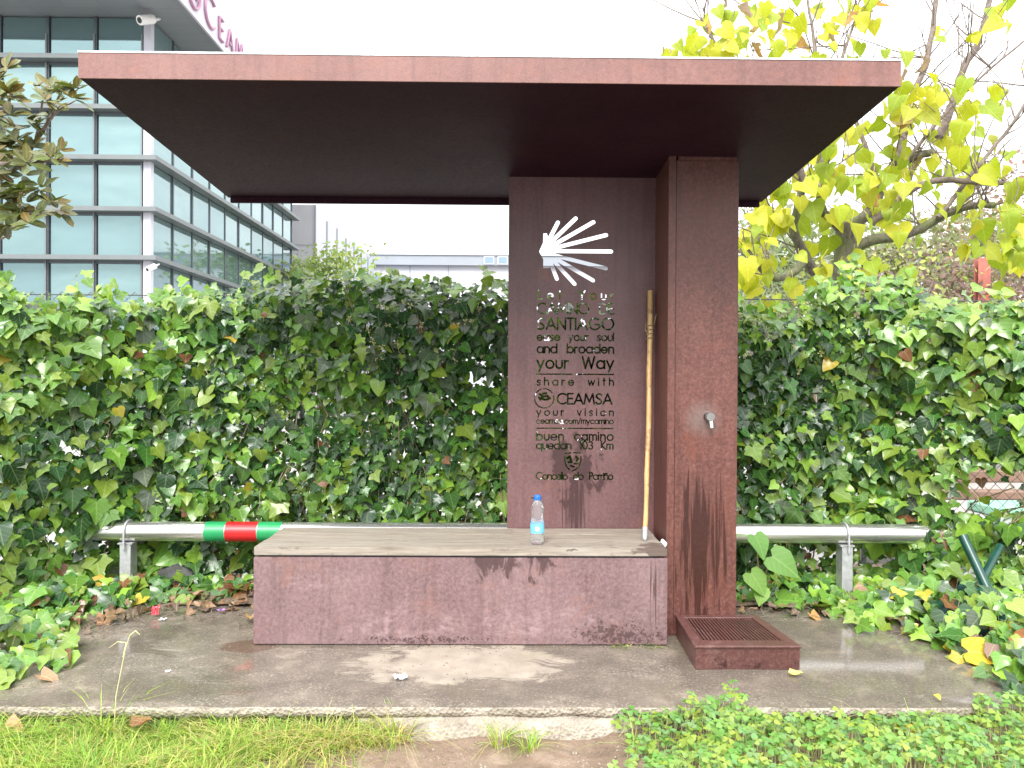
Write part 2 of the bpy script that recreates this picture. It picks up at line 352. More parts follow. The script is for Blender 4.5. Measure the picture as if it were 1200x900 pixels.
    MAT['silicone'] = plain('white_sealant', (.78, .77, .74), .5)
build_mats()

# ------------------------------------------------------------------ the ground
gm = MB().add([(-400, -200, -.20), (400, -200, -.20), (400, 600, -.20), (-400, 600, -.20)], [(0, 1, 2, 3)])
tag(gm.build('ground', MAT['tarmac']), kind='structure')
ym = MB().add([(-120, 5.75, -.04), (120, 5.75, -.04), (120, 220, -.04), (-120, 220, -.04)], [(0, 1, 2, 3)])
tag(ym.build('yard_paving', MAT['yard']), kind='structure')
# low soil bank in front of the slab and along the ivy
def patch(name, x0, x1, y0, y1, nx, ny, fz, mat, kind='structure'):
    vs = []; fs = []
    for j in range(ny + 1):
        for i in range(nx + 1):
            x = x0 + (x1-x0)*i/nx; y = y0 + (y1-y0)*j/ny; vs.append((x, y, fz(x, y)))
    for j in range(ny):
        for i in range(nx):
            a = j*(nx+1)+i; fs.append((a, a+1, a+nx+2, a+nx+1))
    return tag(MB().add(vs, fs).build(name, mat, smooth=True), kind=kind)
def nz(x, y, z=0, s=1): return noise.noise(Vector((x*s, y*s, z*s)))
def soil_z(x, y):
    z = -.118 + .022*nz(x, y, 3, 5) + .012*nz(x, y, 1, 19)
    if x > .45: z += .02
    return z
patch('soil_verge', -3.2, 3.2, 1.6, 3.34, 150, 40, soil_z, MAT['soil'])
patch('soil_bed', -4.2, 4.2, 4.72, 5.80, 120, 24, lambda x, y: .012 + .03*nz(x, y, 8, 4) + .015*nz(x, y, 2, 15), MAT['soil'])
# slab
SLX0, SLX1, SLY0, SLY1 = -2.75, 2.50, 3.29, 4.76
def slab():
    nx, ny = 90, 24; vs = []; fs = []
    fy = [SLY0 + .010*nz(i*.35, 1, 0) + .007*nz(i*1.3, 4, 2) for i in range(nx+1)]
    for j in range(ny+1):
        for i in range(nx+1):
            x = SLX0 + (SLX1-SLX0)*i/nx; t = j/ny
            y = fy[i] + (SLY1-fy[i])*t; z = .003*nz(x, y, 5, 2.2)
            if j == 0: z -= .006 + .004*nz(i*1.7, 9, 1)
            vs.append((x, y, z))
    for j in range(ny):
        for i in range(nx):
            a = j*(nx+1)+i; fs.append((a, a+1, a+nx+2, a+nx+1))
    return tag(MB().add(vs, fs).build('concrete_slab', MAT['slab'], smooth=True), kind='structure'), fy
slab_o, fy = slab()
def slab_edge():
    nx = 90; vs = []; fs = []; top = [tuple(v.co) for v in slab_o.data.vertices[:nx+1]]; rows = [(-.008, 0), (-.020, -.006), (-.034, -.004), (-.052, .006), (-.058, .030), (-.21, .034)]
    for r, (z, dy) in enumerate(rows):
        for i in range(nx+1):
            x = SLX0 + (SLX1-SLX0)*i/nx
            vs.append(top[i] if r == 0 else (x, fy[i] + dy + .006*nz(x*9, z*60, 2), z + .005*nz(x*7, z*30, 5)))
    for r in range(len(rows)-1):
        for i in range(nx):
            a = r*(nx+1)+i; fs.append((a, a+nx+1, a+nx+2, a+1))
    o = MB().add(vs, fs).build('slab_edge', MAT['edge'], slab_o, smooth=True)
    # footing poured against the middle of the slab
    vs = []; fs = []; nx = 60
    for r, (z, dy) in enumerate([(-.045, .02), (-.052, -.012), (-.075, -.03), (-.105, -.045), (-.17, -.06)]):
        for i in range(nx+1):
            u = i/nx; x = -.62 + 1.30*u; k = min(1, 5*u, 7*(1-u))
            vs.append((x, SLY0 + (dy + .02)*k + .04*(1-k) - .02 + .014*nz(x*5, z*20, 3) + .006*nz(x*22, z*50, 1), z + .008*nz(x*6, 2, z*8)))
    for r in range(4):
        for i in range(nx):
            a = r*(nx+1)+i; fs.append((a, a+nx+1, a+nx+2, a+1))
    MB().add(vs, fs).build('footing', MAT['edge'], slab_o, smooth=True)
slab_edge()

# ------------------------------------------------------------------ lettering: stroke font, cut through steel
def arc(cx, cy, rx, ry, a0, a1, n=18):
    return [(cx + rx*math.cos(math.radians(a0+(a1-a0)*i/n)), cy + ry*math.sin(math.radians(a0+(a1-a0)*i/n))) for i in range(n+1)]
R_ = .33
def ring(cx=R_, cy=R_, rx=R_, ry=R_, g=7): return [arc(cx, cy, rx, ry, 90+g, 270-g), arc(cx, cy, rx, ry, -90+g, 90-g)]
S_lo = [(.42, .56), (.34, .65), (.18, .66), (.06, .57), (.06, .45), (.18, .36), (.32, .30), (.42, .20), (.40, .08), (.28, 0), (.12, .01), (.03, .11)]
S_up = [(x*1.35, y*1.5) for x, y in S_lo]
def GL():
    g = {}
    g['a'] = (ring() + [[(.66, 0), (.66, .66)]], .66); g['d'] = (ring() + [[(.66, 0), (.66, 1)]], .66)
    g['b'] = (ring() + [[(0, 0), (0, 1)]], .66); g['q'] = (ring() + [[(.66, -.28), (.66, .66)]], .66)
    g['o'] = (ring(), .66); g['c'] = ([arc(R_, R_, R_, R_, 45, 315)], .58)
    g['e'] = ([arc(R_, R_, R_, R_, 8, 172), arc(R_, R_, R_, R_, 188, 325), [(.10, R_), (.66, R_)]], .66)
    g['u'] = ([[(0, .66), (0, .26)] + arc(.26, .26, .26, .26, 180, 360) + [(.52, .66)]], .52)
    g['n'] = ([[(0, 0), (0, .66)], arc(.26, .40, .26, .26, 180, 0) + [(.52, 0)]], .52)
    g['ñ'] = (g['n'][0] + [[(.08, .82), (.2, .88), (.32, .82), (.44, .88)]], .52)
    g['h'] = ([[(0, 0), (0, 1)], arc(.26, .40, .26, .26, 180, 0) + [(.52, 0)]], .52)
    g['m'] = ([[(0, 0), (0, .66)], arc(.2, .46, .2, .2, 180, 0) + [(.4, 0)], arc(.6, .46, .2, .2, 180, 0) + [(.8, 0)]], .8)
    g['r'] = ([[(0, 0), (0, .66)], arc(.22, .42, .22, .22, 180, 65)], .30); g['s'] = ([S_lo], .45)
    g['t'] = ([[(.14, 0), (.14, .95)], [(0, .66), (.30, .66)]], .30); g['l'] = ([[(0, 0), (0, 1)]], .02)
    g['i'] = ([[(0, 0), (0, .66)], [(0, .86), (0, .92)]], .02)
    g['y'] = ([[(0, .66), (.27, .02)], [(.55, .66), (.16, -.28)]], .55); g['v'] = ([[(0, .66), (.26, 0), (.52, .66)]], .52)
    g['w'] = ([[(0, .66), (.2, 0), (.4, .62), (.6, 0), (.8, .66)]], .8); g['.'] = ([[(0, .02), (0, .06)]], .05); g['/'] = ([[(0, -.1), (.3, 1)]], .3)
    g['L'] = ([[(0, 1), (0, 0), (.45, 0)]], .45); g['Y'] = ([[(0, 1), (.35, .48), (.7, 1)], [(.35, .48), (.35, 0)]], .7)
    g['C'] = ([arc(.5, .5, .5, .5, 48, 312)], .86); g['A'] = ([[(0, 0), (.42, 1), (.84, 0)], [(.24, .32), (.60, .32)]], .84)
    g['M'] = ([[(0, 0), (.14, 1), (.48, .2), (.82, 1), (.96, 0)]], .96); g['I'] = ([[(0, 0), (0, 1)]], .02)
    g['N'] = ([[(0, 0), (0, 1), (.68, 0), (.68, 1)]], .68); g['O'] = (ring(.5, .5, .5, .5, 6), 1.0)
    g['D'] = ([[(0, .08), (0, .92)], [(0, 1), (.25, 1)] + arc(.28, .5, .46, .5, 90, -90) + [(.0, 0)]], .74)
    g['E'] = ([[(.5, 1), (0, 1), (0, 0), (.5, 0)], [(0, .52), (.46, .52)]], .5); g['S'] = ([S_up], .6)
    g['T'] = ([[(0, 1), (.56, 1)], [(.28, 1), (.28, 0)]], .56)
    g['G'] = ([arc(.5, .5, .5, .5, 50, 352) + [(.55, .46)]], .99); g['W'] = ([[(0, 1), (.26, 0), (.52, .95), (.78, 0), (1.04, 1)]], 1.04)
    g['K'] = ([[(0, 0), (0, 1)], [(.5, 1), (.03, .48), (.55, 0)]], .55)
    g['P'] = ([[(0, 0), (0, .42)], [(0, .58), (0, 1), (.22, 1)] + arc(.24, .73, .25, .27, 90, -90) + [(.08, .46)]], .5)
    g['1'] = ([[(0, .85), (.16, 1), (.16, 0)]], .2); g['0'] = (ring(.3, .5, .3, .5, 8), .6)
    g['3'] = ([arc(.26, .75, .24, .24, 150, -80) + arc(.26, .27, .28, .27, 80, -150)], .54)
    return g
GLY = GL()
def set_line(text, x0, x1, yb, cap, gap=.2, space=.34):
    """justified line -> polylines in (x, z-up) units of the photo's pixel grid"""
    adv = []; tot = 0
    words = text
    wid = sum(GLY[c][1] for c in words if c != ' ')*cap
    ng = len(words) - 1; nsp = words.count(' ')
    free = (x1-x0) - wid; sp = min(free*.55, nsp*space*cap*2.4) if nsp else 0
    k = (free - sp)/max(1, ng); x = x0; out = []
    for c in words:
        if c == ' ': x += sp/max(1, nsp) + k; continue
        for pl in GLY[c][0]: out.append([(x + px*cap, yb - py*cap) for px, py in pl])
        x += GLY[c][1]*cap + k
    return out
def panel_mesh(x0, x1, z0, z1, yf, th):
    # everything below is laid out on the panel in metres from its measured photo grid
    PPM = F/yf; cx = at(596, 440, yf).x; r0 = at(640, 440, yf)
    def wx(px): return x0 + (px - 596)/PPM
    zref = at(660, 450, yf).z
    def wz(py): return zref - (py - 450)/PPM
    strokes = []       # (polyline, half width in px)
    def line(t, yb, cap, w, a=629, b=720.5): strokes.extend((pl, w) for pl in set_line(t, a + w, b - w, yb, cap))
    line('Let Your', 350.5, 10, .85, 630); line('CAMINO DE', 367.5, 12, .95); line('SANTIAGO', 386, 13.2, 1.1)
    line('ease your soul', 399, 9, .85); line('and broaden', 413.5, 10.5, .95); line('your Way', 431.5, 13.5, 1.15)
    strokes += [([(629, 438.5), (671, 438.5)], .8), ([(675, 438.5), (720, 438.5)], .8), ([(630, 502), (664, 502)], .8), ([(667, 502), (719, 502)], .8)]
    line('share with', 451.5, 9, .8); line('CEAMSA', 473.3, 12.0, 1.05, 653, 719); line('your vision', 487, 8.6, .75); line('ceamsa.com/mycamino', 496.5, 6.6, .62)
    line('buen camino', 516, 10.2, .9); line('quedan 103 Km', 526.3, 9, .85); line('Concello do Porriño', 562, 8.2, .75)
    for a, b in ((-62, 20), (34, 96), (110, 168), (182, 284)): strokes.append((arc(638.5, 467, 11.3, 11.3, -a, -b), .75))
    # mark inside the ring
    for pl in ([(633, 462), (637, 465), (642, 464), (645, 467)], [(635, 467), (639, 468.5), (643, 468)], [(637, 461.5), (641, 461)], [(632.5, 466), (634, 468.5)]): strokes.append((pl, 1.35))
    # shield
    strokes += [([(664, 531), (670, 531)], .9), ([(673.5, 530.5), (681, 530.8)], .9), ([(663.2, 535), (663.2, 541), (665, 546.5), (668.5, 550.5)], .8), ([(671.5, 552.2), (675, 551), (680, 546.5), (682, 540), (682, 535)], .8),
                ([(666, 537), (669, 535), (670, 538.5)], 1.5), ([(668, 541.5), (671, 541)], 1.7), ([(676, 535), (678.6, 537.5), (677, 540)], 1.3), ([(674.5, 543.5), (678.5, 543)], 1.1), ([(670, 546), (674, 547)], 1.0)]
    # scallop rays and hub
    hub = (641.5, 294)
    for ex, ey, sx, sy in ((653.3, 260.8, 640, 287), (674.2, 255.8, 643, 286), (695, 260, 645, 289), (710, 275, 648, 291), (716, 294.2, 645, 294.2), (710, 314, 648, 299), (695, 328.3, 648, 301.5), (673.3, 332.5, 646, 303), (652.5, 326.7, 643, 303)):
        strokes.append(([(sx, sy), (ex, ey)], 2.4))
    poly = [(636.2, 273.3), (640.5, 273.3), (643, 282), (650, 290), (651, 296), (648, 301), (645, 306), (643.8, 314.5), (636.3, 314.5), (636.3, 304), (631.5, 295), (636.3, 284)]
    # signed distance raster
    gx0, gx1, gy0, gy1, h = 624., 724., 250., 570., .27
    nx = int((gx1-gx0)/h)+1; ny = int((gy1-gy0)/h)+1
    X, Y = np.meshgrid(gx0 + h*np.arange(nx), gy0 + h*np.arange(ny)); S = np.full((ny, nx), 5.0)
    for pl, w in strokes:
        for (ax, ay), (bx, by) in zip(pl[:-1], pl[1:]):
            i0 = max(0, int((min(ax, bx)-w-2-gx0)/h)); i1 = min(nx, int((max(ax, bx)+w+2-gx0)/h)+1)
            j0 = max(0, int((min(ay, by)-w-2-gy0)/h)); j1 = min(ny, int((max(ay, by)+w+2-gy0)/h)+1)
            dx, dy = bx-ax, by-ay; L2 = dx*dx+dy*dy + 1e-12
            xs, ys = X[j0:j1, i0:i1], Y[j0:j1, i0:i1]; t = np.clip(((xs-ax)*dx+(ys-ay)*dy)/L2, 0, 1)
            d = np.hypot(xs-ax-t*dx, ys-ay-t*dy) - w; S[j0:j1, i0:i1] = np.minimum(S[j0:j1, i0:i1], d)
    inside = np.zeros_like(S, bool)
    for (ax, ay), (bx, by) in zip(poly, poly[1:]+poly[:1]):
        c = ((ay > Y) != (by > Y)) & (X < (bx-ax)*(Y-ay)/(by-ay+1e-12)+ax); inside ^= c
    S = np.where(inside, np.minimum(S, -.5), S)
    # marching squares -> segments keyed by cell edges
    neg = S < 0; segs = {}
    cells = np.argwhere((neg[:-1, :-1].astype(int) + neg[1:, :-1] + neg[:-1, 1:] + neg[1:, 1:]) % 4 != 0)
    def ept(k):
        j, i, d = k
        a = S[j, i]; b = S[j, i+1] if d == 0 else S[j+1, i]; t = a/(a-b); t = min(.95, max(.05, t))
        return (gx0 + h*(i + (t if d == 0 else 0)), gy0 + h*(j + (t if d == 1 else 0)))
    adj = {}
    for j, i in cells:
        j = int(j); i = int(i)
        c = (neg[j, i], neg[j, i+1], neg[j+1, i+1], neg[j+1, i]); E = [(j, i, 0), (j, i+1, 1), (j+1, i, 0), (j, i, 1)]
        cr = [k for k in range(4) if c[k] != c[(k+1) % 4]]
        prs = [(cr[0], cr[1])] if len(cr) == 2 else ([(0, 1), (2, 3)] if c[1] else [(0, 3), (1, 2)])
        for p, q in prs:
            adj.setdefault(E[p], []).append(E[q]); adj.setdefault(E[q], []).append(E[p])
    loops = []; seen = set()
    for k in adj:
        if k in seen: continue
        lp = [k]; seen.add(k); cur = k; 
        while True:
            nx_ = [q for q in adj[cur] if q not in seen]
            if not nx_: break
            cur = nx_[0]; seen.add(cur); lp.append(cur)
        if len(lp) >= 6: loops.append([ept(q) for q in lp])
    def simp(p, tol):
        if len(p) < 3: return p
        a = np.array(p); d = a[-1]-a[0]; L = np.hypot(*d) + 1e-9
        ds = np.abs(d[0]*(a[:, 1]-a[0, 1]) - d[1]*(a[:, 0]-a[0, 0]))/L; k = int(ds.argmax())
        if ds[k] < tol: return [p[0], p[-1]]
        return simp(p[:k+1], tol)[:-1] + simp(p[k:], tol)
    V = [Vector((x0, z0)), Vector((x1, z0)), Vector((x1, z1)), Vector((x0, z1))]; Ed = [(0, 1), (1, 2), (2, 3), (3, 0)]
    for lp in loops:
        m = len(lp)//2; q = simp(lp[:m+1], .09)[:-1] + simp(lp[m:] + lp[:1], .09)[:-1]
        if len(q) < 3: continue
        b = len(V); V += [Vector((wx(px), wz(py))) for px, py in q]; Ed += [(b+i, b+(i+1) % len(q)) for i in range(len(q))]
    vo, eo, fo, ov, oe, of = delaunay_2d_cdt(V, Ed, [], 0, 1e-6)
    vo = [(v.x, v.y) for v in vo]; tri = []
    for f in fo:
        c = np.mean([vo[i] for i in f], axis=0)
        px = 596 + (c[0]-x0)*PPM; py = 450 - (c[1]-zref)*PPM
        i = int(round((px-gx0)/h)); j = int(round((py-gy0)/h))
        if 0 <= i < nx and 0 <= j < ny and S[j, i] < 0: continue
        tri.append(f)
    n = len(vo); vs = [(x, yf, z) for x, z in vo] + [(x, yf+th, z) for x, z in vo]
    cnt = {}
    fs = []
    for f in tri:
        ar = sum(vo[f[k]][0]*vo[f[(k+1) % 3]][1] - vo[f[(k+1) % 3]][0]*vo[f[k]][1] for k in range(3))
        if ar < 0: f = list(reversed(f))
        fs.append(tuple(f)); fs.append(tuple(i+n for i in reversed(f)))
        for k in range(len(f)): cnt[(f[k], f[(k+1) % len(f)])] = 1
    for (a, b) in list(cnt):
        if (b, a) not in cnt: fs.append((b, a, a+n, b+n))
    return MB().add(vs, fs)

# ------------------------------------------------------------------ shelter
def shelter():
    t = thing('rest_shelter', 'rusty weathering steel shelter with flat canopy, cut-out lettered panel and tap pillar', 'shelter', SHELTER)
    PY, PF = 4.58, 4.20
    def und(Y): return ZC + 1.226 - .05*(Y - 4.2)
    # canopy
    YF, YB = 3.30, 5.07; XL, XR = -1.812, 1.70
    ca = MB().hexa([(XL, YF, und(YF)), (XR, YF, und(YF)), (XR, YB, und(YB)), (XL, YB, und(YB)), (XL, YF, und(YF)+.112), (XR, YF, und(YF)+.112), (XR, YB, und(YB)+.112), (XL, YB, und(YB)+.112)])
    canopy = ca.build('canopy', MAT['corten_roof_shade'], t, bevel=.003)
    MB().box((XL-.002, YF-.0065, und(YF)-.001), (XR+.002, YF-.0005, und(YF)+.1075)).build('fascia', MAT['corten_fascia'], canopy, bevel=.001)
    MB().box((XL+.02, YB-.02, und(YB)-.035), (XR-.02, YB+.003, und(YB)+.02)).build('back_lip', MAT['corten_roof_shade'], canopy, bevel=.002)
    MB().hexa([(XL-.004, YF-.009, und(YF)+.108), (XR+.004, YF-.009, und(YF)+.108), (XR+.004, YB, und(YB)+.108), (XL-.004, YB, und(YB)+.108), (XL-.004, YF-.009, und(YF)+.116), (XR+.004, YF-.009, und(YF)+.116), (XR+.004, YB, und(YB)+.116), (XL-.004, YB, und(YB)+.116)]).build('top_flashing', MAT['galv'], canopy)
    x0 = at(595.5, 430, PY).x; x1 = .905
    panel_mesh(x0, x1, -.0, und(PY)+.02, PY, .008).build('back_panel', MAT['corten_panel'], t)
    MB().box((x0-.001, PY+.008, .0), (x0+.006, PY+.06, und(PY+.05))).build('panel_return', MAT['corten_panel'], t)
    # side plate with its pale front edge, pillar recessed beside it
    MB().hexa([(.897, PF-.003, 0), (.938, PF-.003, 0), (.945, PY+.2, 0), (.904, PY+.2, 0), (.897, PF-.003, und(PF)+.01), (.938, PF-.003, und(PF)+.01), (.945, PY+.2, und(PY)), (.904, PY+.2, und(PY))]).build('side_plate', MAT['corten_pillar'], t, bevel=.002)
    MB().box((.9385, PF+.004, 0), (1.285, PY+.25, und(PY))).build('pillar', MAT['corten_pillar'], t, bevel=.004, seg=2)
    MB().box((.95, PF+.002, und(PF+.4)), (1.27, PY+.2, und(PF)+.02)).build('pillar_head', MAT['corten_pillar'], t)
    # tap
    p = at(830, 488, PF); tap = MB().tube([(p.x, PF+.006, p.z), (p.x, PF-.004, p.z)], .027, 20).build('tap', MAT['chrome'], t, smooth=False)
    MB().tube([(p.x, PF-.004, p.z), (p.x, PF-.020, p.z), (p.x, PF-.0205, p.z), (p.x, PF-.052, p.z)], [.014, .014, .024, .022], 18).build('push_button', MAT['chrome'], tap)
    MB().tube([(p.x+.003, PF-.018, p.z-.008), (p.x+.006, PF-.036, p.z-.03), (p.x+.008, PF-.042, p.z-.062)], [.011, .012, .0115], 14).build('spout', MAT['chrome'], tap, smooth=True)
shelter()

# ------------------------------------------------------------------ bench
def bench():
    t = thing('bench', 'low rusty steel box bench topped with pale weathered planks', 'bench', BENCH)
    x0, x1, y0, y1 = -1.305, .872, 4.04, 4.572
    MB().box((x0, y0, .004), (x1, y1, .462)).build('steel_box', MAT['corten_bench'], t, bevel=.004, seg=2)
    MB().box((x0+.05, y0+.03, .462), (x1-.05, y1-.03, .4725)).build('batten', MAT['frame_dark'], t)
    for k, (a, b) in enumerate(((y0, 4.213), (4.2165, 4.39), (4.3935, y1))):
        e = .004*(k % 2)
        MB().box((x0+.002+e, a, .472), (x1-.003-e, b, .516 - .0015*(k == 1))).build('plank', MAT['timber'], t, bevel=.003, seg=2)
    b = MB(); c = at(778, 633, 4.2)
    for k in range(5): b.tube([(.872, 4.12+.02*k, .508), (.878, 4.125+.02*k, .523), (.880, 4.14+.02*k, .512)], [.006, .009, .005], 6)
    b.build('sealant_bead', MAT['silicone'], t, smooth=True)
bench()

# ------------------------------------------------------------------ drain tray
def drain():
    t = thing('drain_tray', 'low rusty steel drain tray with slotted grate under the tap', 'drain', DRAIN)
    yb, yf, z = 4.195, 3.70, .118
    bl, br, fl, fr = .948, 1.40, .932, 1.452
    def P(u, v, zz): a = fl+(fr-fl)*u; b = bl+(br-bl)*u; return (a+(b-a)*v, yf+(yb-yf)*v, zz)
    u0, u1, v0, v1 = .10, .885, .17, .905
    # rim as four pieces with mitred corners, skirt below
    def quad(a, b, c, d, z0, z1): return MB().hexa([P(*a, z0), P(*b, z0), P(*c, z0), P(*d, z0), P(*a, z1), P(*b, z1), P(*c, z1), P(*d, z1)])
    m = MB()
    fr_ = [((0, 0), (1, 0), (u1, v0), (u0, v0)), ((1, 0), (1, 1), (u1, v1), (u1, v0)), ((1, 1), (0, 1), (u0, v1), (u1, v1)), ((0, 1), (0, 0), (u0, v0), (u0, v1))]
    for q in fr_: quad(*q, z-.014, z).build('rim', MAT['corten_drain'], t, bevel=.003)
    e = .012
    for q in (((e, .014), (1-e, .014), (1-e, .03), (e, .03)), ((1-.03, .032), (1-e, .032), (1-e, .99), (1-.03, .99)), ((e, .032), (.03, .032), (.03, .99), (e, .99))):
        quad(*q, .002, z-.0145).build('skirt', MAT['corten_drain'], t)
    quad((.03, .032), (.97, .032), (.97, .98), (.03, .98), .004, .03).build('pan', MAT['frame_dark'], t)
    n = 22
    for k in range(n):
        a = u0 + (u1-u0)*(k+.22)/n; b = u0 + (u1-u0)*(k+.72)/n
        quad((a, v0+.002), (b, v0+.002), (b, v1-.002), (a, v1-.002), z-.03, z-.006).build('grate_bar', MAT['corten_drain'], t)
drain()

# ------------------------------------------------------------------ rail
RY, RZ, RR = 4.95, .415, .062
def rail():
    xa, xb = -2.75, 2.95
    t = thing('steel_rail', 'thick brushed steel tube rail behind the bench with red and green bands', 'rail', (0, RY, 0))
    MB().tube([(xa, RY, RZ), (0, RY, RZ), (xb, RY, RZ)], RR, 40).build('tube', MAT['steel'], t, smooth=True)
    for p0, p1, mt in ((238, 262, 'tape_green'), (262.6, 300, 'tape_red'), (300.6, 328, 'tape_green')):
        a = at(p0, 625, RY-.06).x; b = at(p1, 625, RY-.06).x
        MB().tube([(a, RY, RZ), (b, RY, RZ)], RR+.0015, 40, cap=False).build('band', MAT[mt], t, smooth=True)
    for px in (151, 989):
        c = at(px, 660, RY).x; w = .034
        p = MB()
        p.box((c-w, RY-.05, 0), (c+w, RY-.044, RZ-RR-.012)).box((c-w, RY-.0438, 0), (c-w+.005, RY+.04, RZ-RR-.012)).box((c+w-.005, RY-.0438, 0), (c+w, RY+.04, RZ-RR-.012))
        p.box((c-w-.012, RY-.055, RZ-RR-.0118), (c+w+.012, RY+.05, RZ-RR-.003))
        po = p.build('post', MAT['galv'], t)
        u = [(c, RY+(RR+.009)*math.cos(a), RZ+(RR+.009)*math.sin(a)) for a in [math.pi*k/14 for k in range(15)]]
        u = [(c, RY+RR+.009, RZ-RR-.06)] + u + [(c, RY-RR-.009, RZ-RR-.05)]
        MB().tube(u, .007, 8).build('u_bolt', MAT['galv'], po, smooth=True)
rail()

# ------------------------------------------------------------------ bottle and stick
def bottle():
    p = gnd(629.5, 637.5, .516); p.z = .517
    t = thing('water_bottle', 'clear plastic water bottle with blue cap and blue label on the bench', 'bottle', p)
    c = p
    prof = [(.020, 0), (.031, .003), (.035, .012), (.0325, .03), (.0355, .05), (.0368, .06), (.0368, .112), (.036, .118), (.0335, .128), (.031, .145), (.0298, .155), (.0315, .168), (.0335, .182), (.0335, .196), (.0300, .212), (.0225, .226), (.0155, .236), (.0140, .246)]
    MB().lathe(prof, c, 32).build('bottle_body', MAT['plastic'], t, smooth=True)
    l = MB().lathe([(.0372, .062), (.0374, .064), (.0374, .110), (.0372, .112)], c, 32).build('bottle_label', MAT['label_blue'], t, smooth=True)
    m = MB()
    for k in range(20):
        pass
    cz = .087; pts = [(0, 0)] + [(.0125*math.cos(2*math.pi*k/20), .0125*math.sin(2*math.pi*k/20)) for k in range(20)]
    vs = []
    for x, z in pts:
        a = x/.0378 - .02; vs.append((c.x + .0379*math.sin(a), c.y - .0379*math.cos(a), c.z + cz + z))
    MB().add(vs, [(0, 1+k, 1+(k+1) % 20) for k in range(20)]).build('label_print', MAT['label_white'], l)
    cap = MB().lathe([(.0165, .236), (.0205, .238), (.0205, .252), (.0195, .258), (.016, .263), (.008, .265)], c, 28).build('cap', MAT['cap_blue'], t, smooth=False)
    MB().tube([(c.x-.018, c.y-.004, c.z+.247), (c.x-.028, c.y-.008, c.z+.249), (c.x-.036, c.y-.012, c.z+.252)], [.004, .003, .002], 6).build('cap_tab', MAT['black'], cap)
bottle()
def stick():
    a = gnd(755.5, 634, .516); a.z = .517; b = at(763, 341, 4.55)
    t = thing('walking_stick', 'slim peeled wooden walking stick leaning in the shelter corner', 'stick', a)
    pts = []; rad = []
    for k in range(13):
        u = k/12; p = a.lerp(b, u) + Vector((.004*math.sin(u*4) + .0015*math.sin(u*17), -.003*math.sin(u*4), 0)); pts.append(p); rad.append(.0130 + .0035*u + .0010*math.sin(u*31))
    d = (b-a).normalized()
    MB().tube([a + d*.06] + pts[1:], rad, 12).build('shaft', MAT['stick'], t, smooth=True)
    MB().tube([a, a + d*.012, a + d*.075], [.006, .0125, .0155], 12).build('ferrule', MAT['galv'], t)
    q = at(759, 392, 4.53); w = MB(); f = a + d*((q-a).dot(d))
    pts = []
    for k in range(33):
        an = k*.78; pts.append(f + d*(-.05 + .1*k/32) + Vector((math.cos(an), math.sin(an), 0))*.0215)
    w.tube(pts + [pts[-1] + Vector((.012, -.01, .06))], .0028, 5)
    w.tube([f + Vector((-.012, -.008, 0)), f + Vector((-.03, -.016, .012)), f + Vector((-.026, -.015, .07))], [.005, .003, .001], 5)
    w.build('cord', MAT['vine'], t)
stick()

# ------------------------------------------------------------------ leaves
def leaf_template(half, ribs, fold=.25, droop=.2, wave=0.0, seed=0):
    """half: outline points (x>=0) from the stalk to the tip; ribs: y of the points on the midrib"""
    rr = random.Random(seed); V = []; Fs = []
    def z(x, y): return fold*abs(x) - .55*fold*x*x*1.6 - droop*(y*y) + wave*math.sin(7*y + seed)*abs(x)
    rib = [(0., y) for y in ribs]
    V += [(x, y, z(x, y)) for x, y in rib]
    nr = len(rib)
    for sgn in (1, -1):
        b = len(V); pts = [(sgn*x, y) for x, y in half[1:-1]]
        V += [(x, y, z(x, y) + rr.uniform(-.03, .03)) for x, y in pts]
        chain = [0] + [b+i for i in range(len(pts))] + [nr-1]
        # zip outline chain with ribs
        i = j = 0
        while i < len(chain)-1 or j < nr-1:
            if j == nr-1 or (i < len(chain)-1 and V[chain[i+1]][1] > V[j+1][1] - .12): tri = (chain[i], chain[i+1], j); i += 1
            else: tri = (chain[i], j+1, j); j += 1
            if len(set(tri)) == 3: Fs.append(tri if sgn < 0 else (tri[0], tri[2], tri[1]))
    return np.array(V), np.array(Fs)
IVY = [leaf_template([(0,0),(.10,.11),(.23,.18),(.39,.17),(.47,.08),(.48,-.03),(.57,-.10),(.71,-.25),(.57,-.33),(.42,-.40),(.33,-.49),(.27,-.63),(.15,-.85),(0,-1.04)], [0,-.16,-.34,-.55,-.78,-1.04], .26, .18, .06, 1),
       leaf_template([(0,0),(.11,.10),(.26,.15),(.42,.11),(.49,.0),(.52,-.14),(.59,-.30),(.48,-.40),(.37,-.50),(.26,-.68),(.13,-.87),(0,-1.02)], [0,-.16,-.34,-.55,-.78,-1.02], .38, .10, .09, 2),
       leaf_template([(0,0),(.12,.09),(.28,.12),(.43,.06),(.51,-.08),(.51,-.24),(.45,-.42),(.35,-.60),(.22,-.78),(.10,-.92),(0,-1.0)], [0,-.16,-.34,-.55,-.78,-1.0], .22, .26, .07, 3),
       leaf_template([(0,0),(.08,.08),(.19,.16),(.35,.20),(.37,.08),(.38,-.02),(.52,-.06),(.68,-.16),(.52,-.26),(.36,-.33),(.27,-.42),(.22,-.58),(.12,-.80),(0,-1.02)], [0,-.14,-.30,-.5,-.75,-1.02], .18, .34, .05, 4)]
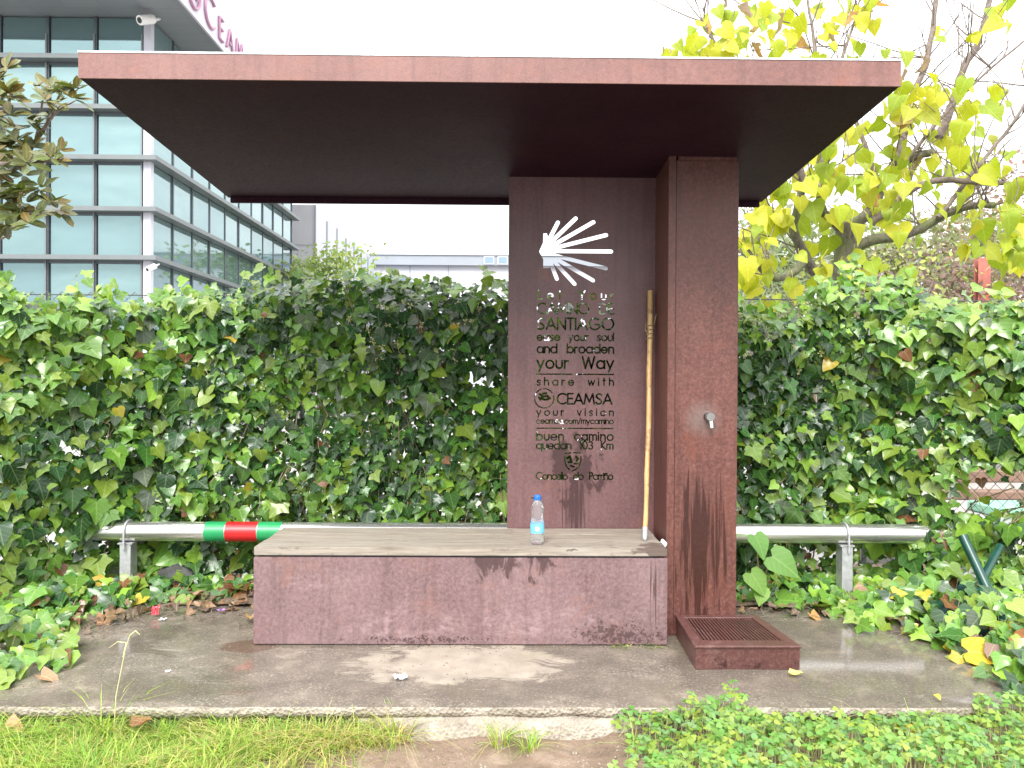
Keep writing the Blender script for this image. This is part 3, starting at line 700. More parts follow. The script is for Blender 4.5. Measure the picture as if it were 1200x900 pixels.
HEART = [leaf_template([(0,0),(.18,.16),(.42,.12),(.54,-.12),(.50,-.42),(.34,-.70),(.14,-.92),(0,-1.08)], [0,-.35,-.7,-1.08], .22, .28, .10, 5),
         leaf_template([(0,0),(.15,.13),(.38,.12),(.55,-.05),(.58,-.28),(.46,-.55),(.28,-.80),(.1,-.98),(0,-1.12)], [0,-.2,-.45,-.7,-.9,-1.12], .55, .45, .22, 16),
         leaf_template([(0,0),(.20,.14),(.46,.06),(.58,-.20),(.46,-.50),(.30,-.70),(.12,-.95),(0,-1.05)], [0,-.35,-.7,-1.05], .35, .12, .16, 6)]
CURL = [leaf_template([(0,0),(.16,.10),(.36,.06),(.40,-.2),(.34,-.5),(.24,-.75),(.1,-.92),(0,-1)], [0,-.3,-.65,-1], .95, .55, .35, 7),
        leaf_template([(0,0),(.14,.08),(.30,.02),(.36,-.25),(.28,-.55),(.14,-.85),(0,-1)], [0,-.35,-.7,-1], 1.2, -.4, .3, 8)]
OVAL = [leaf_template([(0,0),(.10,-.10),(.20,-.32),(.23,-.55),(.17,-.8),(0,-1)], [0,-.3,-.6,-1], .30, .18, .03, 9),
        leaf_template([(0,0),(.09,-.10),(.19,-.30),(.21,-.55),(.14,-.82),(0,-1)], [0,-.35,-.7,-1], .45, -.12, .03, 10)]
SMALL = [leaf_template([(0,0),(.28,-.35),(.24,-.7),(0,-1)], [0,-.5,-1], .25, .1, 0, 11)]
NEEDLE = [leaf_template([(0,0),(.06,-.4),(.05,-.7),(0,-1)], [0,-.5,-1], .2, .35, 0, 12)]
class Leaves:
    """a list of leaves: position, normal, tip direction, size, colour, shape number"""
    def __init__(s, shapes): s.sh = shapes; s.d = []
    def add(s, p, n, t, size, col, k): s.d.append((tuple(p), tuple(n), tuple(t), size, col, k))
    @staticmethod
    def frames(n, t):
        n = n/np.linalg.norm(n, axis=1, keepdims=True); t = t - n*(n*t).sum(1, keepdims=True)
        t = t/(np.linalg.norm(t, axis=1, keepdims=True)+1e-9); y = -t; x = np.cross(y, n); return np.stack([x, y, n], axis=2)
    def mesh(s, name, items, origin=(0,0,0)):
        VV = []; FF = []; CC = []; LL = []; off = 0
        for k, (tv, tf) in enumerate(s.sh):
            it = [d for d in items if d[5] == k]
            if not it: continue
            P = np.array([d[0] for d in it]) - np.array(origin); Rm = s.frames(np.array([d[1] for d in it], float), np.array([d[2] for d in it], float))
            sz = np.array([d[3] for d in it]); C = np.array([d[4] for d in it])
            v = np.einsum('mij,nj->mni', Rm, tv)*sz[:, None, None] + P[:, None, :]
            nv = len(tv); m = len(it)
            VV.append(v.reshape(-1, 3)); FF.append((tf[None] + (off + nv*np.arange(m))[:, None, None]).reshape(-1, 3)); off += nv*m
            CC.append(np.repeat(C, nv, axis=0)); LL.append(np.tile(tv, (m, 1)))
        V = np.concatenate(VV).astype(np.float32); Fc = np.concatenate(FF).astype(np.int32); C = np.concatenate(CC); L = np.concatenate(LL).astype(np.float32)
        return tri_mesh(name, V, Fc, C, L)
    def piece(s, d, mat, parent, cache, name='leaf'):
        key = (d[5], d[4])
        if key not in cache:
            tv, tf = s.sh[d[5]]; me = tri_mesh(name, tv.astype(np.float32), tf.astype(np.int32), np.tile(np.array(d[4]), (len(tv), 1)), tv.astype(np.float32)); me.materials.append(mat); cache[key] = me
        o = bpy.data.objects.new(name, cache[key]); COL.objects.link(o); o.parent = parent
        Rm = s.frames(np.array([d[1]], float), np.array([d[2]], float))[0]
        o.matrix_local = Matrix.Translation(Vector(d[0]) - parent.location) @ Matrix(Rm.tolist()).to_4x4() @ Matrix.Scale(d[3], 4)
        return o
def tri_mesh(name, V, Fc, C=None, L=None):
    me = bpy.data.meshes.new(name); me.vertices.add(len(V)); me.vertices.foreach_set('co', V.ravel())
    me.loops.add(len(Fc)*3); me.loops.foreach_set('vertex_index', Fc.ravel()); me.polygons.add(len(Fc))
    me.polygons.foreach_set('loop_start', np.arange(0, len(Fc)*3, 3, dtype=np.int32))
    if C is not None:
        a = me.attributes.new('col', 'FLOAT_COLOR', 'POINT'); a.data.foreach_set('color', np.concatenate([C, np.ones((len(C), 1))], axis=1).astype(np.float32).ravel())
    if L is not None:
        a = me.attributes.new('lp', 'FLOAT_VECTOR', 'POINT'); a.data.foreach_set('vector', L.ravel())
    me.polygons.foreach_set('use_smooth', np.ones(len(Fc), bool)); me.update(calc_edges=True); me.validate(); return me
def jit(c, a=.15, q=None):
    k = 1 + random.uniform(-a, a); return tuple(max(.004, x*k*(1 + random.uniform(-a*.4, a*.4))) for x in c)

# ivy colours: young lime, mid green, old dark, dusty grey green, dry brown, yellow
LIME, BRI, MID, DARK, GREY, BROWN, YEL = (.21, .345, .040), (.118, .25, .034), (.054, .142, .028), (.023, .066, .021), (.078, .105, .066), (.20, .095, .042), (.42, .33, .04)
PAL = {}
def palcol(base):                       # a limited palette so that alike leaves share mesh data
    key = base
    if key not in PAL: PAL[key] = [jit(base, .26) for _ in range(5)]
    return random.choice(PAL[key])
def pick(w): 
    names = (LIME, BRI, MID, DARK, GREY, BROWN, YEL); return palcol(random.choices(names, w)[0])
def smooth(a, b, x): t = min(1, max(0, (x-a)/(b-a))); return t*t*(3-2*t)
def top_z(X):
    z = 2.02 - .12*smooth(-1.7, -2.5, X) + .05*nz(X, 0, 0, 2.3) + .035*nz(X, 3, 0, 6)
    z += .05*smooth(-1.7, -1.1, X)*(1-smooth(-.2, .1, X)) - .12*smooth(1.0, 1.3, X)*(1-smooth(1.9, 2.3, X))
    z -= .07*smooth(0, .15, X)*(1-smooth(.8, 1.0, X)) + .07*smooth(1.1, 1.3, X)*(1-smooth(1.9, 2.2, X))
    z += .10*math.exp(-((X-2.45)/.24)**2) - .12*smooth(2.6, 3.0, X)
    return z
def front_y(X, z):
    y = 5.15 + .08*nz(X, z, 1, 1.7) + .12*nz(X, z*.9, 5, 4.2) + .03*nz(X, z, 3, 11)
    y -= .80*smooth(-2.25, -3.2, X)*(1 - .35*smooth(.6, 2, z)) + .55*smooth(2.35, 3.3, X)
    y -= .13*math.exp(-((z-1.75)/.3)**2)*(.6+.4*nz(X, 2, 2, 1.3))
    y += .10*(1-smooth(.15, .55, z))*smooth(-2.2, -1.9, X)*(1-smooth(2.3, 2.7, X))
    return y
def gap(X, z):                         # where the fence shows bare
    g = ((X-3.02)/.26)**2 + ((z-.72)/.17)**2
    if g < 1: return .96
    g = ((X-2.35)/.5)**2 + ((z-.20)/.10)**2
    if g < 1: return .85
    k = nz(X*1.1, z*1.1, 4, 5.5)
    low = 1 - smooth(.5, 1.1, z)
    return max(0, k*1.1-.28)*(.75+.7*low)
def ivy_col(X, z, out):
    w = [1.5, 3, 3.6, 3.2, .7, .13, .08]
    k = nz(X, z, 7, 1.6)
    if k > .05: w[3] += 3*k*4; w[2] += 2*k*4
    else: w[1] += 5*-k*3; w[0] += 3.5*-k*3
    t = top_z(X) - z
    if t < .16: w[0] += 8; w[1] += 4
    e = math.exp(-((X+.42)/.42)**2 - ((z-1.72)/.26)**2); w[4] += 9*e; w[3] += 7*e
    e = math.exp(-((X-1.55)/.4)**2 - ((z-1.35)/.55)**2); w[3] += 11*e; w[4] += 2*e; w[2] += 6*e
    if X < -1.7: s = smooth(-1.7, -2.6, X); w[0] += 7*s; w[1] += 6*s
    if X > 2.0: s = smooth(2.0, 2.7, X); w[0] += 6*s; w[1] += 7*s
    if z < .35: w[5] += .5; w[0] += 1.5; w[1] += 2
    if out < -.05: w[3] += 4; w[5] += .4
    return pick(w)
def ivy_hedge(name, label, xa, xb, n, big):
    t = thing(name, label, 'ivy hedge', ((xa+xb)/2, 5.25, 0)); L = Leaves(IVY)
    made = 0; tries = 0
    clumps = [(random.uniform(xa, xb), random.uniform(.05, 2.1)) for _ in range(int(n*.16))]
    while made < n and tries < n*4:
        tries += 1
        if random.random() < .55:
            cx, cz = random.choice(clumps); X = random.gauss(cx, .09); z = random.gauss(cz, .075)
        else: X = random.uniform(xa, xb); z = random.uniform(.0, 2.15)
        if X < xa or X > xb or z < .01: continue
        tz = top_z(X)
        if z > tz: continue
        if random.random() < gap(X, z): continue
        layer = random.random()
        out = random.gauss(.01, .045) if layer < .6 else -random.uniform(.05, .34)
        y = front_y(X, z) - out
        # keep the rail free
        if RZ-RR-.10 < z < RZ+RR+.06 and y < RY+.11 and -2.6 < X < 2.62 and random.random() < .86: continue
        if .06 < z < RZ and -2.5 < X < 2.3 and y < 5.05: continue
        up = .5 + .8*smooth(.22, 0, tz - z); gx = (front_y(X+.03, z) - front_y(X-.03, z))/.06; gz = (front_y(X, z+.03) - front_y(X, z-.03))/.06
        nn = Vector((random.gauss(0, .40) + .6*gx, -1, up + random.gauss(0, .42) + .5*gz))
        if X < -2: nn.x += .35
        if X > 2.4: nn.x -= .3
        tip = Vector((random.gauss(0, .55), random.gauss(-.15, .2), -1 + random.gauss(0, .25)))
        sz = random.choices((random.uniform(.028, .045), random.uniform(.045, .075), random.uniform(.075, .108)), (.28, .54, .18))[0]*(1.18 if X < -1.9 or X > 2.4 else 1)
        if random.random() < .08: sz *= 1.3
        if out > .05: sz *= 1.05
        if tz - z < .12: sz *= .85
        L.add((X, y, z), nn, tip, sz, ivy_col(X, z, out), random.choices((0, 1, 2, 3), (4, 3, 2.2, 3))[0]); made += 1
    # shoots standing out of the top
    for _ in range(int((xb-xa)*9)):
        X = random.uniform(xa, xb); z = top_z(X) - .03; y = front_y(X, z) + random.uniform(-.02, .2); hgt = random.uniform(.04, .15)
        for k in range(random.randint(3, 6)):
            L.add((X + random.gauss(0, .03), y + random.gauss(0, .03), z + hgt*k/4), (random.gauss(0, .7), -.8, random.uniform(.1, .9)), (random.gauss(0, .9), random.gauss(0, .4), random.uniform(-1, .6)), random.uniform(.05, .095), palcol(random.choice((LIME, LIME, BRI))), random.choice((0, 1, 2)))
    # what shows largest: front leaves, big ones first
    def score(d):
        X, y, z = d[0]; o = front_y(X, z) - y
        vis = -2.9 < X*5.1/y < 3.1 and not (-.02 < X < 1.35)
        return (d[3]/y)*(1 if o > .02 else .4)*(1 if vis else .1)
    L.d.sort(key=score, reverse=True); cache = {}
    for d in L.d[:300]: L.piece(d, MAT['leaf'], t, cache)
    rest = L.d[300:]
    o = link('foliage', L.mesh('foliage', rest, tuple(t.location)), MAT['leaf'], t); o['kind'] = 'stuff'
    # stems
    st = MB()
    for _ in range(int((xb-xa)*14)):
        X = random.uniform(xa, xb); pts = []; z = random.uniform(0, .2); off = random.choice((.06, .12, -.01))
        while z < top_z(X)-.05 and len(pts) < 22:
            y = front_y(X, z) + off
            if RZ-.2 < z < RZ+.2: y = max(y, RY+.09)
            pts.append((X, y, z)); X += random.gauss(0, .05); z += random.uniform(.06, .16)
            if random.random() < .04: break
        if len(pts) > 3: st.tube(pts, [.0055 - .003*k/len(pts) for k in range(len(pts))], 5)
    for _ in range(int((xb-xa)*11)):
        X = random.uniform(xa, xb); z = random.uniform(.5, 1.6); pts = []
        for k in range(random.randint(4, 9)):
            pts.append((X, front_y(X, z) - .045, z)); X += random.gauss(0, .035); z -= random.uniform(.05, .09)
        st.tube(pts, .0028, 4)
    s_ = st.build('stems', MAT['vine'], t, smooth=True); s_['kind'] = 'stuff'
    # pale flower umbels of the old ivy
    fl = MB(); nfl = 26 if xa < 0 else 12
    for _ in range(nfl):
        X = random.gauss(-.45, .35) if xa < 0 else random.gauss(1.6, .4); z = random.uniform(1.45, 1.95)
        if not xa < X < xb: continue
        y = front_y(X, z) - .07
        for k in range(9):
            d = Vector((random.gauss(0, 1), random.gauss(-.4, 1), random.gauss(.3, 1))).normalized()*.018
            fl.tube([Vector((X, y, z)) + d*.3, Vector((X, y, z)) + d, Vector((X, y, z)) + d*1.3], [.001, .0045, .002], 5)
        fl.tube([(X, y, z), (X+.01, y+.06, z-.06)], .002, 4)
    f = fl.build('flower_umbels', MAT['umbel'], t, smooth=True); f['kind'] = 'stuff'
    return t
MAT['umbel'] = plain('ivy_flower', (.42, .42, .20), .6, 0, .2, 80)
ivy_hedge('ivy_hedge', 'broad ivy hedge on the fence left of the rusty panel, beneath the glass building', -3.5, .45, 12500, 300)
ivy_hedge('ivy_hedge', 'ivy hedge right of the tap pillar, below the yellow leaved tree', .45, 3.55, 10200, 300)

# ------------------------------------------------------------------ chain-link fence inside the ivy
def fence():
    Y = 5.34; xa, xb, h = -3.9, 3.9, 1.95
    t = thing('chain_link_fence', 'dark chain link fence inside the ivy, bare at the right edge', 'fence', (0, Y, 0)); m = MB(); w = .05
    n = int((xb-xa)/w)
    for k in range(n):                  # each wire a zigzag woven with its neighbour
        x = xa + w*(k+.5); pts = []
        for j in range(int(h/w)+1): pts.append((x + (w*.5 if (j+k) % 2 else -w*.5)*1.04, Y + (.003 if j % 2 else -.003), .04 + w*j))
        m.tube(pts, .0024, 4, cap=False)
    o = m.build('wire_mesh', MAT['wire'], t); o['kind'] = 'stuff'
    for x in (-3.4, -1.4, .6, 2.55, 3.85): MB().tube([(x, Y+.05, -.05), (x, Y+.05, 2.0)], .024, 12).build('post', MAT['galv'], t, smooth=True)
    for z in (.05, 1.0, 1.97): MB().tube([(xa, Y+.012, z), (xb, Y+.012, z)], .004, 6).build('line_wire', MAT['wire'], t)
fence()

# ------------------------------------------------------------------ ivy creeping over the slab on both sides
def in_poly(x, y, P):
    c = False
    for (ax, ay), (bx, by) in zip(P, P[1:]+P[:1]):
        if (ay > y) != (by > y) and x < (bx-ax)*(y-ay)/(by-ay)+ax: c = not c
    return c
def ground_ivy(name, label, polypx, n, hmax, wts, extra=()):
    P = [tuple(gnd(px, py)[:2]) for px, py in polypx]
    xs = [p[0] for p in P]; ys = [p[1] for p in P]; cx, cy = sum(xs)/len(xs), sum(ys)/len(ys)
    t = thing(name, label, 'ivy', (cx, cy, 0)); L = Leaves(IVY); st = MB(); made = 0
    while made < n:
        x = random.uniform(min(xs), max(xs)); y = random.uniform(min(ys), max(ys))
        if not in_poly(x, y, P): continue
        # height rises away from the slab
        e = min(math.hypot(x-(ax+(bx-ax)*u), y-(ay+(by-ay)*u)) for (ax, ay), (bx, by) in zip(P, P[1:]+P[:1]) for u in (0, .33, .66))
        top = .03 + hmax*min(1, e/.35)*(.75+.5*nz(x, y, 2, 4)); z = .01 + top*random.random()**.5
        w = list(wts)
        if z < top*.5: w[5] += 1.2; w[3] += 3
        out = random.random()
        L.add((x, y, z), (random.gauss(0, .4), random.gauss(-.75, .35), 1), (random.gauss(0, .7), random.gauss(-.8, .5), random.gauss(-.5, .3)), random.uniform(.06, .125), pick(w), random.choice((0, 1, 1, 3))); made += 1
        if made % 6 == 0:
            a = random.uniform(0, 6.28); st.tube([(x, y, .006), (x+.06*math.cos(a), y+.06*math.sin(a), .02), (x+.1*math.cos(a+.4), y+.1*math.sin(a+.4), z)], .0025, 4)
    L.d.sort(key=lambda d: d[3]*(.3+d[0][2])/d[0][1], reverse=True); cache = {}; k = min(300, len(L.d)//2)
    for d in L.d[:k]: L.piece(d, MAT['leaf'], t, cache)
    o = link('foliage', L.mesh('foliage', L.d[k:], tuple(t.location)), MAT['leaf'], t); o['kind'] = 'stuff'
    s_ = st.build('runners', MAT['vine'], t); s_['kind'] = 'stuff'
ground_ivy('ground_ivy', 'bright ivy mound spilling over the left front end of the slab', [(-120, 800), (15, 803), (70, 788), (96, 768), (92, 745), (60, 715), (-60, 700), (-160, 740)], 340, .20, [7, 5, 1.5, .5, 0, .05, .05])
ground_ivy('ground_ivy', 'ivy with dry leaves along the slab edge under the left rail post', [(60, 752), (112, 722), (160, 712), (215, 708), (298, 704), (298, 686), (60, 690), (-60, 710), (-60, 740)], 430, .20, [3, 4, 3, 1.5, 0, 1.3, .1])
ground_ivy('ground_ivy', 'low ivy at the slab edge between the pillar and the right rail post', [(868, 706), (905, 710), (960, 722), (1010, 728), (1010, 690), (868, 682)], 190, .15, [4, 5, 2, 1, 0, .3, .1])
ground_ivy('ground_ivy', 'straggling ivy covering the right end of the slab', [(1000, 742), (1050, 738), (1090, 760), (1120, 772), (1150, 800), (1215, 820), (1330, 800), (1300, 690), (1005, 690)], 620, .26, [4, 5, 2.5, 1.2, .3, .3, .15])

# ------------------------------------------------------------------ trees behind the fence
def limb(name, px_pts, Ys, r0, r1, t, mat='bark', n=10, sag=0):
    P = [at(px, py, Y) for (px, py), Y in zip(px_pts, Ys)]
    # smooth through the points
    out = []; m = len(P)
    for i in range(m-1):
        p0, p1, p2, p3 = P[max(0, i-1)], P[i], P[i+1], P[min(m-1, i+2)]
        for k in range(5):
            u = k/5; out.append(.5*((2*p1) + (p2-p0)*u + (2*p0-5*p1+4*p2-p3)*u*u + (3*p1-p0-3*p2+p3)*u**3))
    out.append(P[-1]); q = len(out)
    out = [p + Vector((nz(i, 1, r0*90, .8), nz(i, 5, r0*70, .8), nz(i, 9, r0*50, .8)))*min(.02, r0*.35) for i, p in enumerate(out)]
    rad = [(r0 + (r1-r0)*i/(q-1))*(1+.10*nz(i*.7, r0*77, 3)) for i in range(q)]
    MB().tube(out, rad, n).build(name, MAT[mat], t, smooth=True); return out
MAT['umbel2'] = plain('leaf_stalk', (.34, .30, .06), .6, 0, .2, 60)
def catalpa():
    B = at(986, 420, 6.9); B.z = -.04
    t = thing('yellow_leaf_tree', 'pruned mossy tree with large yellow heart shaped leaves behind the right hedge', 'tree', B)
    skel = []
    tr = limb('trunk', [(988, 560), (986, 420), (985, 350), (990, 300), (992, 262)], [6.9]*5, .10, .088, t, n=14)
    def lb(pts, Y0, Y1, r0, r1, mat='bark', nm='limb'):
        m = len(pts); o = limb(nm, pts, [Y0+(Y1-Y0)*i/(m-1) for i in range(m)], r0, r1, t, mat); skel.append((o, r1)); return o
    lb([(990, 268), (975, 258), (962, 245), (958, 220)], 6.9, 6.75, .06, .03)
    lb([(985, 355), (960, 325), (942, 300), (930, 270), (935, 240), (945, 215)], 6.9, 6.5, .06, .028)
    lb([(942, 300), (932, 318), (912, 326), (895, 318), (885, 300)], 6.6, 6.3, .04, .022)
    lb([(998, 292), (1025, 281), (1060, 276), (1092, 260), (1130, 243), (1165, 240)], 6.85, 6.4, .052, .028)
    lb([(995, 265), (1018, 250), (1032, 222), (1045, 196), (1062, 188), (1092, 178)], 6.9, 7.1, .055, .035)
    lb([(1050, 192), (1058, 165), (1068, 115), (1087, 67), (1098, -10)], 7.05, 7.3, .040, .022, 'twig')
    lb([(1100, 160), (1117, 120), (1130, 77), (1147, 47), (1162, -10)], 7.1, 7.3, .040, .024, 'twig')
    lb([(1020, 262), (1060, 228), (1100, 211), (1150, 214), (1210, 216)], 6.7, 6.3, .035, .020, 'twig')
    lb([(958, 225), (965, 180), (950, 120), (955, 60), (945, -10)], 6.75, 7.0, .03, .010, 'twig')
    lb([(945, 215), (905, 150), (860, 90), (838, 50), (822, 22)], 6.5, 6.9, .03, .010, 'twig')
    lb([(1062, 188), (1110, 130), (1150, 90), (1210, 40)], 7.0, 6.8, .02, .008, 'twig')
    lb([(1100, 255), (1150, 190), (1190, 140), (1215, 95)], 6.5, 6.7, .022, .010, 'twig')
    lb([(1032, 222), (1010, 160), (985, 90), (1000, 30), (1010, -10)], 6.9, 7.0, .024, .008, 'twig')
    tw = MB(); tips = []
    def vp(X):   # grow upright shoots
        pass
    for o, r in skel:
        k = max(4, int(len(o)*.55))
        for _ in range(k):
            i = random.randrange(len(o)//3, len(o)); p = Vector(o[i]); d = Vector((random.gauss(0, .7), random.gauss(0, .5), random.uniform(.0, 1.1))).normalized()
            pts = [p]; L = random.uniform(.3, 1.15)
            for s in range(6):
                d = (d + Vector((random.gauss(0, .17), random.gauss(0, .15), .07 + random.gauss(0, .12)))).normalized(); pts.append(pts[-1] + d*L/6)
            tw.tube(pts, [.008, .007, .006, .005, .0045, .004, .003], 5); tips += pts[3:]
            if random.random() < .6:
                q = pts[3]; e = (d + Vector((random.gauss(0, .6), random.gauss(0, .4), random.gauss(.2, .3)))).normalized()
                tw.tube([q, q+e*L*.2, q+e*L*.36 + Vector((0, 0, .04))], [.005, .004, .002], 4); tips.append(q+e*L*.36)
    # hanging seed pods
    for _ in range(40):
        p = random.choice(tips); l = random.uniform(.18, .34)
        tw.tube([p, p+Vector((random.gauss(0, .01), 0, -l*.5)), p+Vector((random.gauss(0, .03), 0, -l))], [.003, .0045, .003], 4)
    o = tw.build('twigs', MAT['twig'], t, smooth=True); o['kind'] = 'stuff'
    L = Leaves(HEART + CURL)
    G = [(.35, .39, .022), (.39, .42, .026), (.28, .36, .022), (.42, .43, .028), (.41, .38, .022)]; BR = [(.22, .13, .075), (.30, .19, .11), (.36, .22, .08), (.24, .17, .13)]
    PG = [jit(random.choice(G), .14) for _ in range(9)]; PB = [jit(random.choice(BR), .2) for _ in range(5)]
    pet = MB()
    def put(px, py, Y, s, col, k, spread=.5):
        p = at(px, py, Y); l = s*random.uniform(.35, .7); q = p + Vector((random.gauss(0, .5)*l, random.uniform(0, .6)*l, l))
        pet.tube([p, p.lerp(q, .5) + Vector((0, -.1*l, .05*l)), q], [.0022, .0025, .003], 4, cap=False)
        L.add(p, (random.gauss(0, spread*1.5), -1, random.gauss(.45, .5)), (random.gauss(0, .5), random.gauss(-.1, .4), -1), s, col, k)
    # leaf masses: centre px, spread px, number
    for cx, cy, sx, sy, n, sz in ((930, 215, 28, 30, 26, .30), (905, 255, 18, 25, 14, .30), (885, 290, 10, 28, 12, .27), (960, 190, 40, 30, 20, .28), (1010, 185, 30, 30, 18, .26), (1048, 125, 16, 16, 9, .28), (1100, 120, 26, 14, 14, .30),
                              (1115, 150, 20, 12, 10, .26), (1140, 190, 16, 14, 8, .30), (1080, 205, 26, 22, 12, .25), (1150, 265, 28, 18, 15, .32), (1195, 250, 10, 26, 9, .30), (1190, 300, 12, 14, 5, .26), (1060, 245, 22, 18, 8, .20), (970, 320, 20, 14, 7, .22), (925, 320, 20, 18, 9, .22),
                              (1010, 330, 16, 10, 6, .24), (890, 335, 10, 18, 7, .26), (1175, 12, 12, 14, 3, .30), (1140, 35, 6, 6, 2, .22), (865, 48, 30, 12, 13, .30), (840, 55, 14, 10, 6, .26), (905, 25, 30, 16, 10, .24), (1010, 12, 12, 9, 4, .24), (945, 20, 24, 14, 7, .24), (1000, 60, 26, 12, 7, .22), (935, 60, 22, 8, 6, .22), (1100, 30, 12, 8, 2, .2), (1215, 85, 8, 10, 2, .24)):
        for _ in range(int(n*1.7)):
            put(random.gauss(cx, sx*1.25), random.gauss(cy, sy*1.25), random.uniform(6.1, 7.4), sz*random.uniform(.28, .64), random.choice(PG), random.choice((0, 1, 1, 2)))
    for cx, cy, sx, sy, n in ((785, 68, 8, 5, 4), (800, 58, 10, 6, 4), (828, 28, 14, 8, 4), (860, 40, 24, 14, 4), (900, 10, 26, 10, 5), (945, 45, 28, 14, 5), (1015, 15, 10, 8, 4), (1060, 55, 20, 20, 3), (1045, 140, 10, 10, 3), (1080, 180, 20, 20, 3), (1190, 290, 8, 20, 3), (1000, 215, 40, 25, 4)):
        for _ in range(n):
            put(random.gauss(cx, sx), random.gauss(cy, sy), random.uniform(6.4, 7.2), random.uniform(.11, .19), random.choice(PB if random.random() < .55 else PG), random.choice((3, 4)), .8)
    o = pet.build('leaf_stalks', MAT['umbel2'], t); o['kind'] = 'stuff'
    L.d.sort(key=lambda d: d[3]/d[0][1], reverse=True); cache = {}
    for d in L.d[:300]: L.piece(d, MAT['leaf_soft'], t, cache)
    if L.d[300:]: o = link('foliage', L.mesh('foliage', L.d[300:], tuple(t.location)), MAT['leaf_soft'], t); o['kind'] = 'stuff'
catalpa()
def magnolia():
    B = at(-70, 440, 6.7); B.z = -.04
    t = thing('magnolia_tree', 'olive leaved evergreen tree reaching in at the left edge before the glass building', 'tree', B)
    limb('trunk', [(-75, 640), (-70, 440), (-62, 250), (-55, 60)], [6.7]*4, .07, .04, t)
    for pts, r in (([(-62, 270), (-20, 200), (20, 190), (42, 165), (58, 140), (66, 125)], .028), ([(-62, 300), (-20, 262), (20, 250), (55, 252)], .024), ([(-58, 200), (-25, 160), (5, 130), (18, 95)], .026), ([(-62, 260), (-10, 215), (30, 192), (60, 188), (75, 185)], .022), ([(56, 143), (70, 128), (88, 118)], .014), ([(-60, 320), (-20, 290), (12, 275)], .018), ([(42, 165), (48, 130), (52, 108)], .014)):
        limb('limb', pts, [6.7 - .5*i/(len(pts)-1) for i in range(len(pts))], r, r*.35, t, 'twig', 7)
    L = Leaves(OVAL); G = [(.085, .095, .018), (.125, .115, .02), (.05, .08, .018), (.09, .115, .028), (.15, .105, .02), (.04, .065, .02), (.15, .17, .09)]
    PG = [jit(random.choice(G), .2) for _ in range(14)]
    cl = [(-4, 95), (10, 112), (-6, 140), (16, 150), (28, 172), (-5, 165), (15, 190), (32, 192), (-8, 205), (6, 232), (24, 228), (-4, 258), (28, 258), (8, 252), (16, 240), (8, 82), (5, 105), (20, 120), (12, 135), (2, 150), (45, 100), (52, 118), (60, 104), (58, 135), (66, 122), (76, 108), (85, 116), (90, 105), (30, 140), (38, 150), (20, 165), (8, 175), (40, 170), (25, 185), (10, 200), (2, 215), (48, 190), (60, 186), (70, 178), (40, 195), (28, 205), (12, 228), (18, 215), (5, 245), (35, 225), (48, 222), (30, 238), (58, 238), (68, 246), (45, 250), (20, 255), (8, 265), (2, 278), (15, 270), (35, 262), (25, 245), (-10, 120), (-15, 180), (-12, 235), (-14, 270), (0, 190)]
    for cx, cy in cl:
        c = at(cx, cy, random.uniform(6.1, 6.6)); ax = Vector((random.gauss(.3, .5), random.gauss(-.3, .4), random.uniform(.2, 1))).normalized()
        for k in range(random.randint(7, 10)):
            a = random.uniform(0, 6.28); u = ax.orthogonal().normalized(); w = ax.cross(u)
            d = (ax*random.uniform(.1, .9) + (u*math.cos(a) + w*math.sin(a))).normalized()
            L.add(c + d*.015, ax*.8 + Vector((random.gauss(0, .3), -.35, .3)) - d*.3, d, random.uniform(.10, .17), random.choice(PG), random.choice((0, 1)))
    L.d.sort(key=lambda d: d[3]/d[0][1], reverse=True); cache = {}
    for d in L.d[:290]: L.piece(d, MAT['leaf_mag'], t, cache)
    if L.d[290:]: o = link('foliage', L.mesh('foliage', L.d[290:], tuple(t.location)), MAT['leaf_mag'], t); o['kind'] = 'stuff'
magnolia()
def shrub(name, label, px, Y, w, zb, zt, n, cols, size, shapes, mat='leaf_far', stems=8, cat='shrub', up=.3, sky=0, grp=None):
    b = at(px, 440, Y); b.z = -.04; t = thing(name, label, cat, b, grp); L = Leaves(shapes); st = MB(); PG = [jit(random.choice(cols), .22) for _ in range(12)]
    cs = [(random.gauss(0, w*.36), random.gauss(0, w*.3), zb + (zt-zb)*random.random()**.8) for _ in range(max(6, n//45))]
    for i in range(n):
        c = random.choice(cs); s = .13*w + .05
        p = (b.x + random.gauss(c[0], s), b.y + random.gauss(c[1], s), max(.05, random.gauss(c[2], s*.9)))
        L.add(p, (random.gauss(0, .8), random.gauss(-.5, .7), random.gauss(.5, .5)), (random.gauss(0, 1), random.gauss(0, .6), random.gauss(up, .7)), size*random.uniform(.6, 1.3), random.choice(PG), random.randrange(len(shapes)))
    for k in range(stems):
        c = random.choice(cs); x, y = random.gauss(0, .06), random.gauss(0, .06)
        st.tube([(b.x+x, b.y+y, -.04), (b.x+x*2+c[0]*.4, b.y+c[1]*.4, c[2]*.5), (b.x+c[0], b.y+c[1], c[2]), (b.x+c[0]*1.2+random.gauss(0, .1), b.y+c[1], c[2]+.25*w)], [.03, .02, .010, .003], 6)
    o = link('crown', L.mesh('crown', L.d, tuple(t.location)), MAT[mat], t); o['kind'] = 'stuff'
    st.build('trunk', MAT['twig'], t, smooth=True)
GRN = [(.10, .15, .04), (.15, .20, .06), (.20, .22, .09)]; PUR = [(.13, .07, .08), (.20, .12, .12), (.26, .18, .17), (.16, .13, .09)]
BRN = [(.26, .15, .11), (.32, .20, .14), (.22, .16, .13)]; YG = [(.24, .30, .07), (.32, .36, .10), (.17, .24, .06)]
shrub('bamboo_clump', 'fine grey green tall shrub behind the tap pillar and tree trunk', 905, 10.5, 1.1, .6, 3.6, 2200, [(.14, .20, .09), (.20, .24, .14), (.26, .30, .2)], .20, NEEDLE, stems=16)
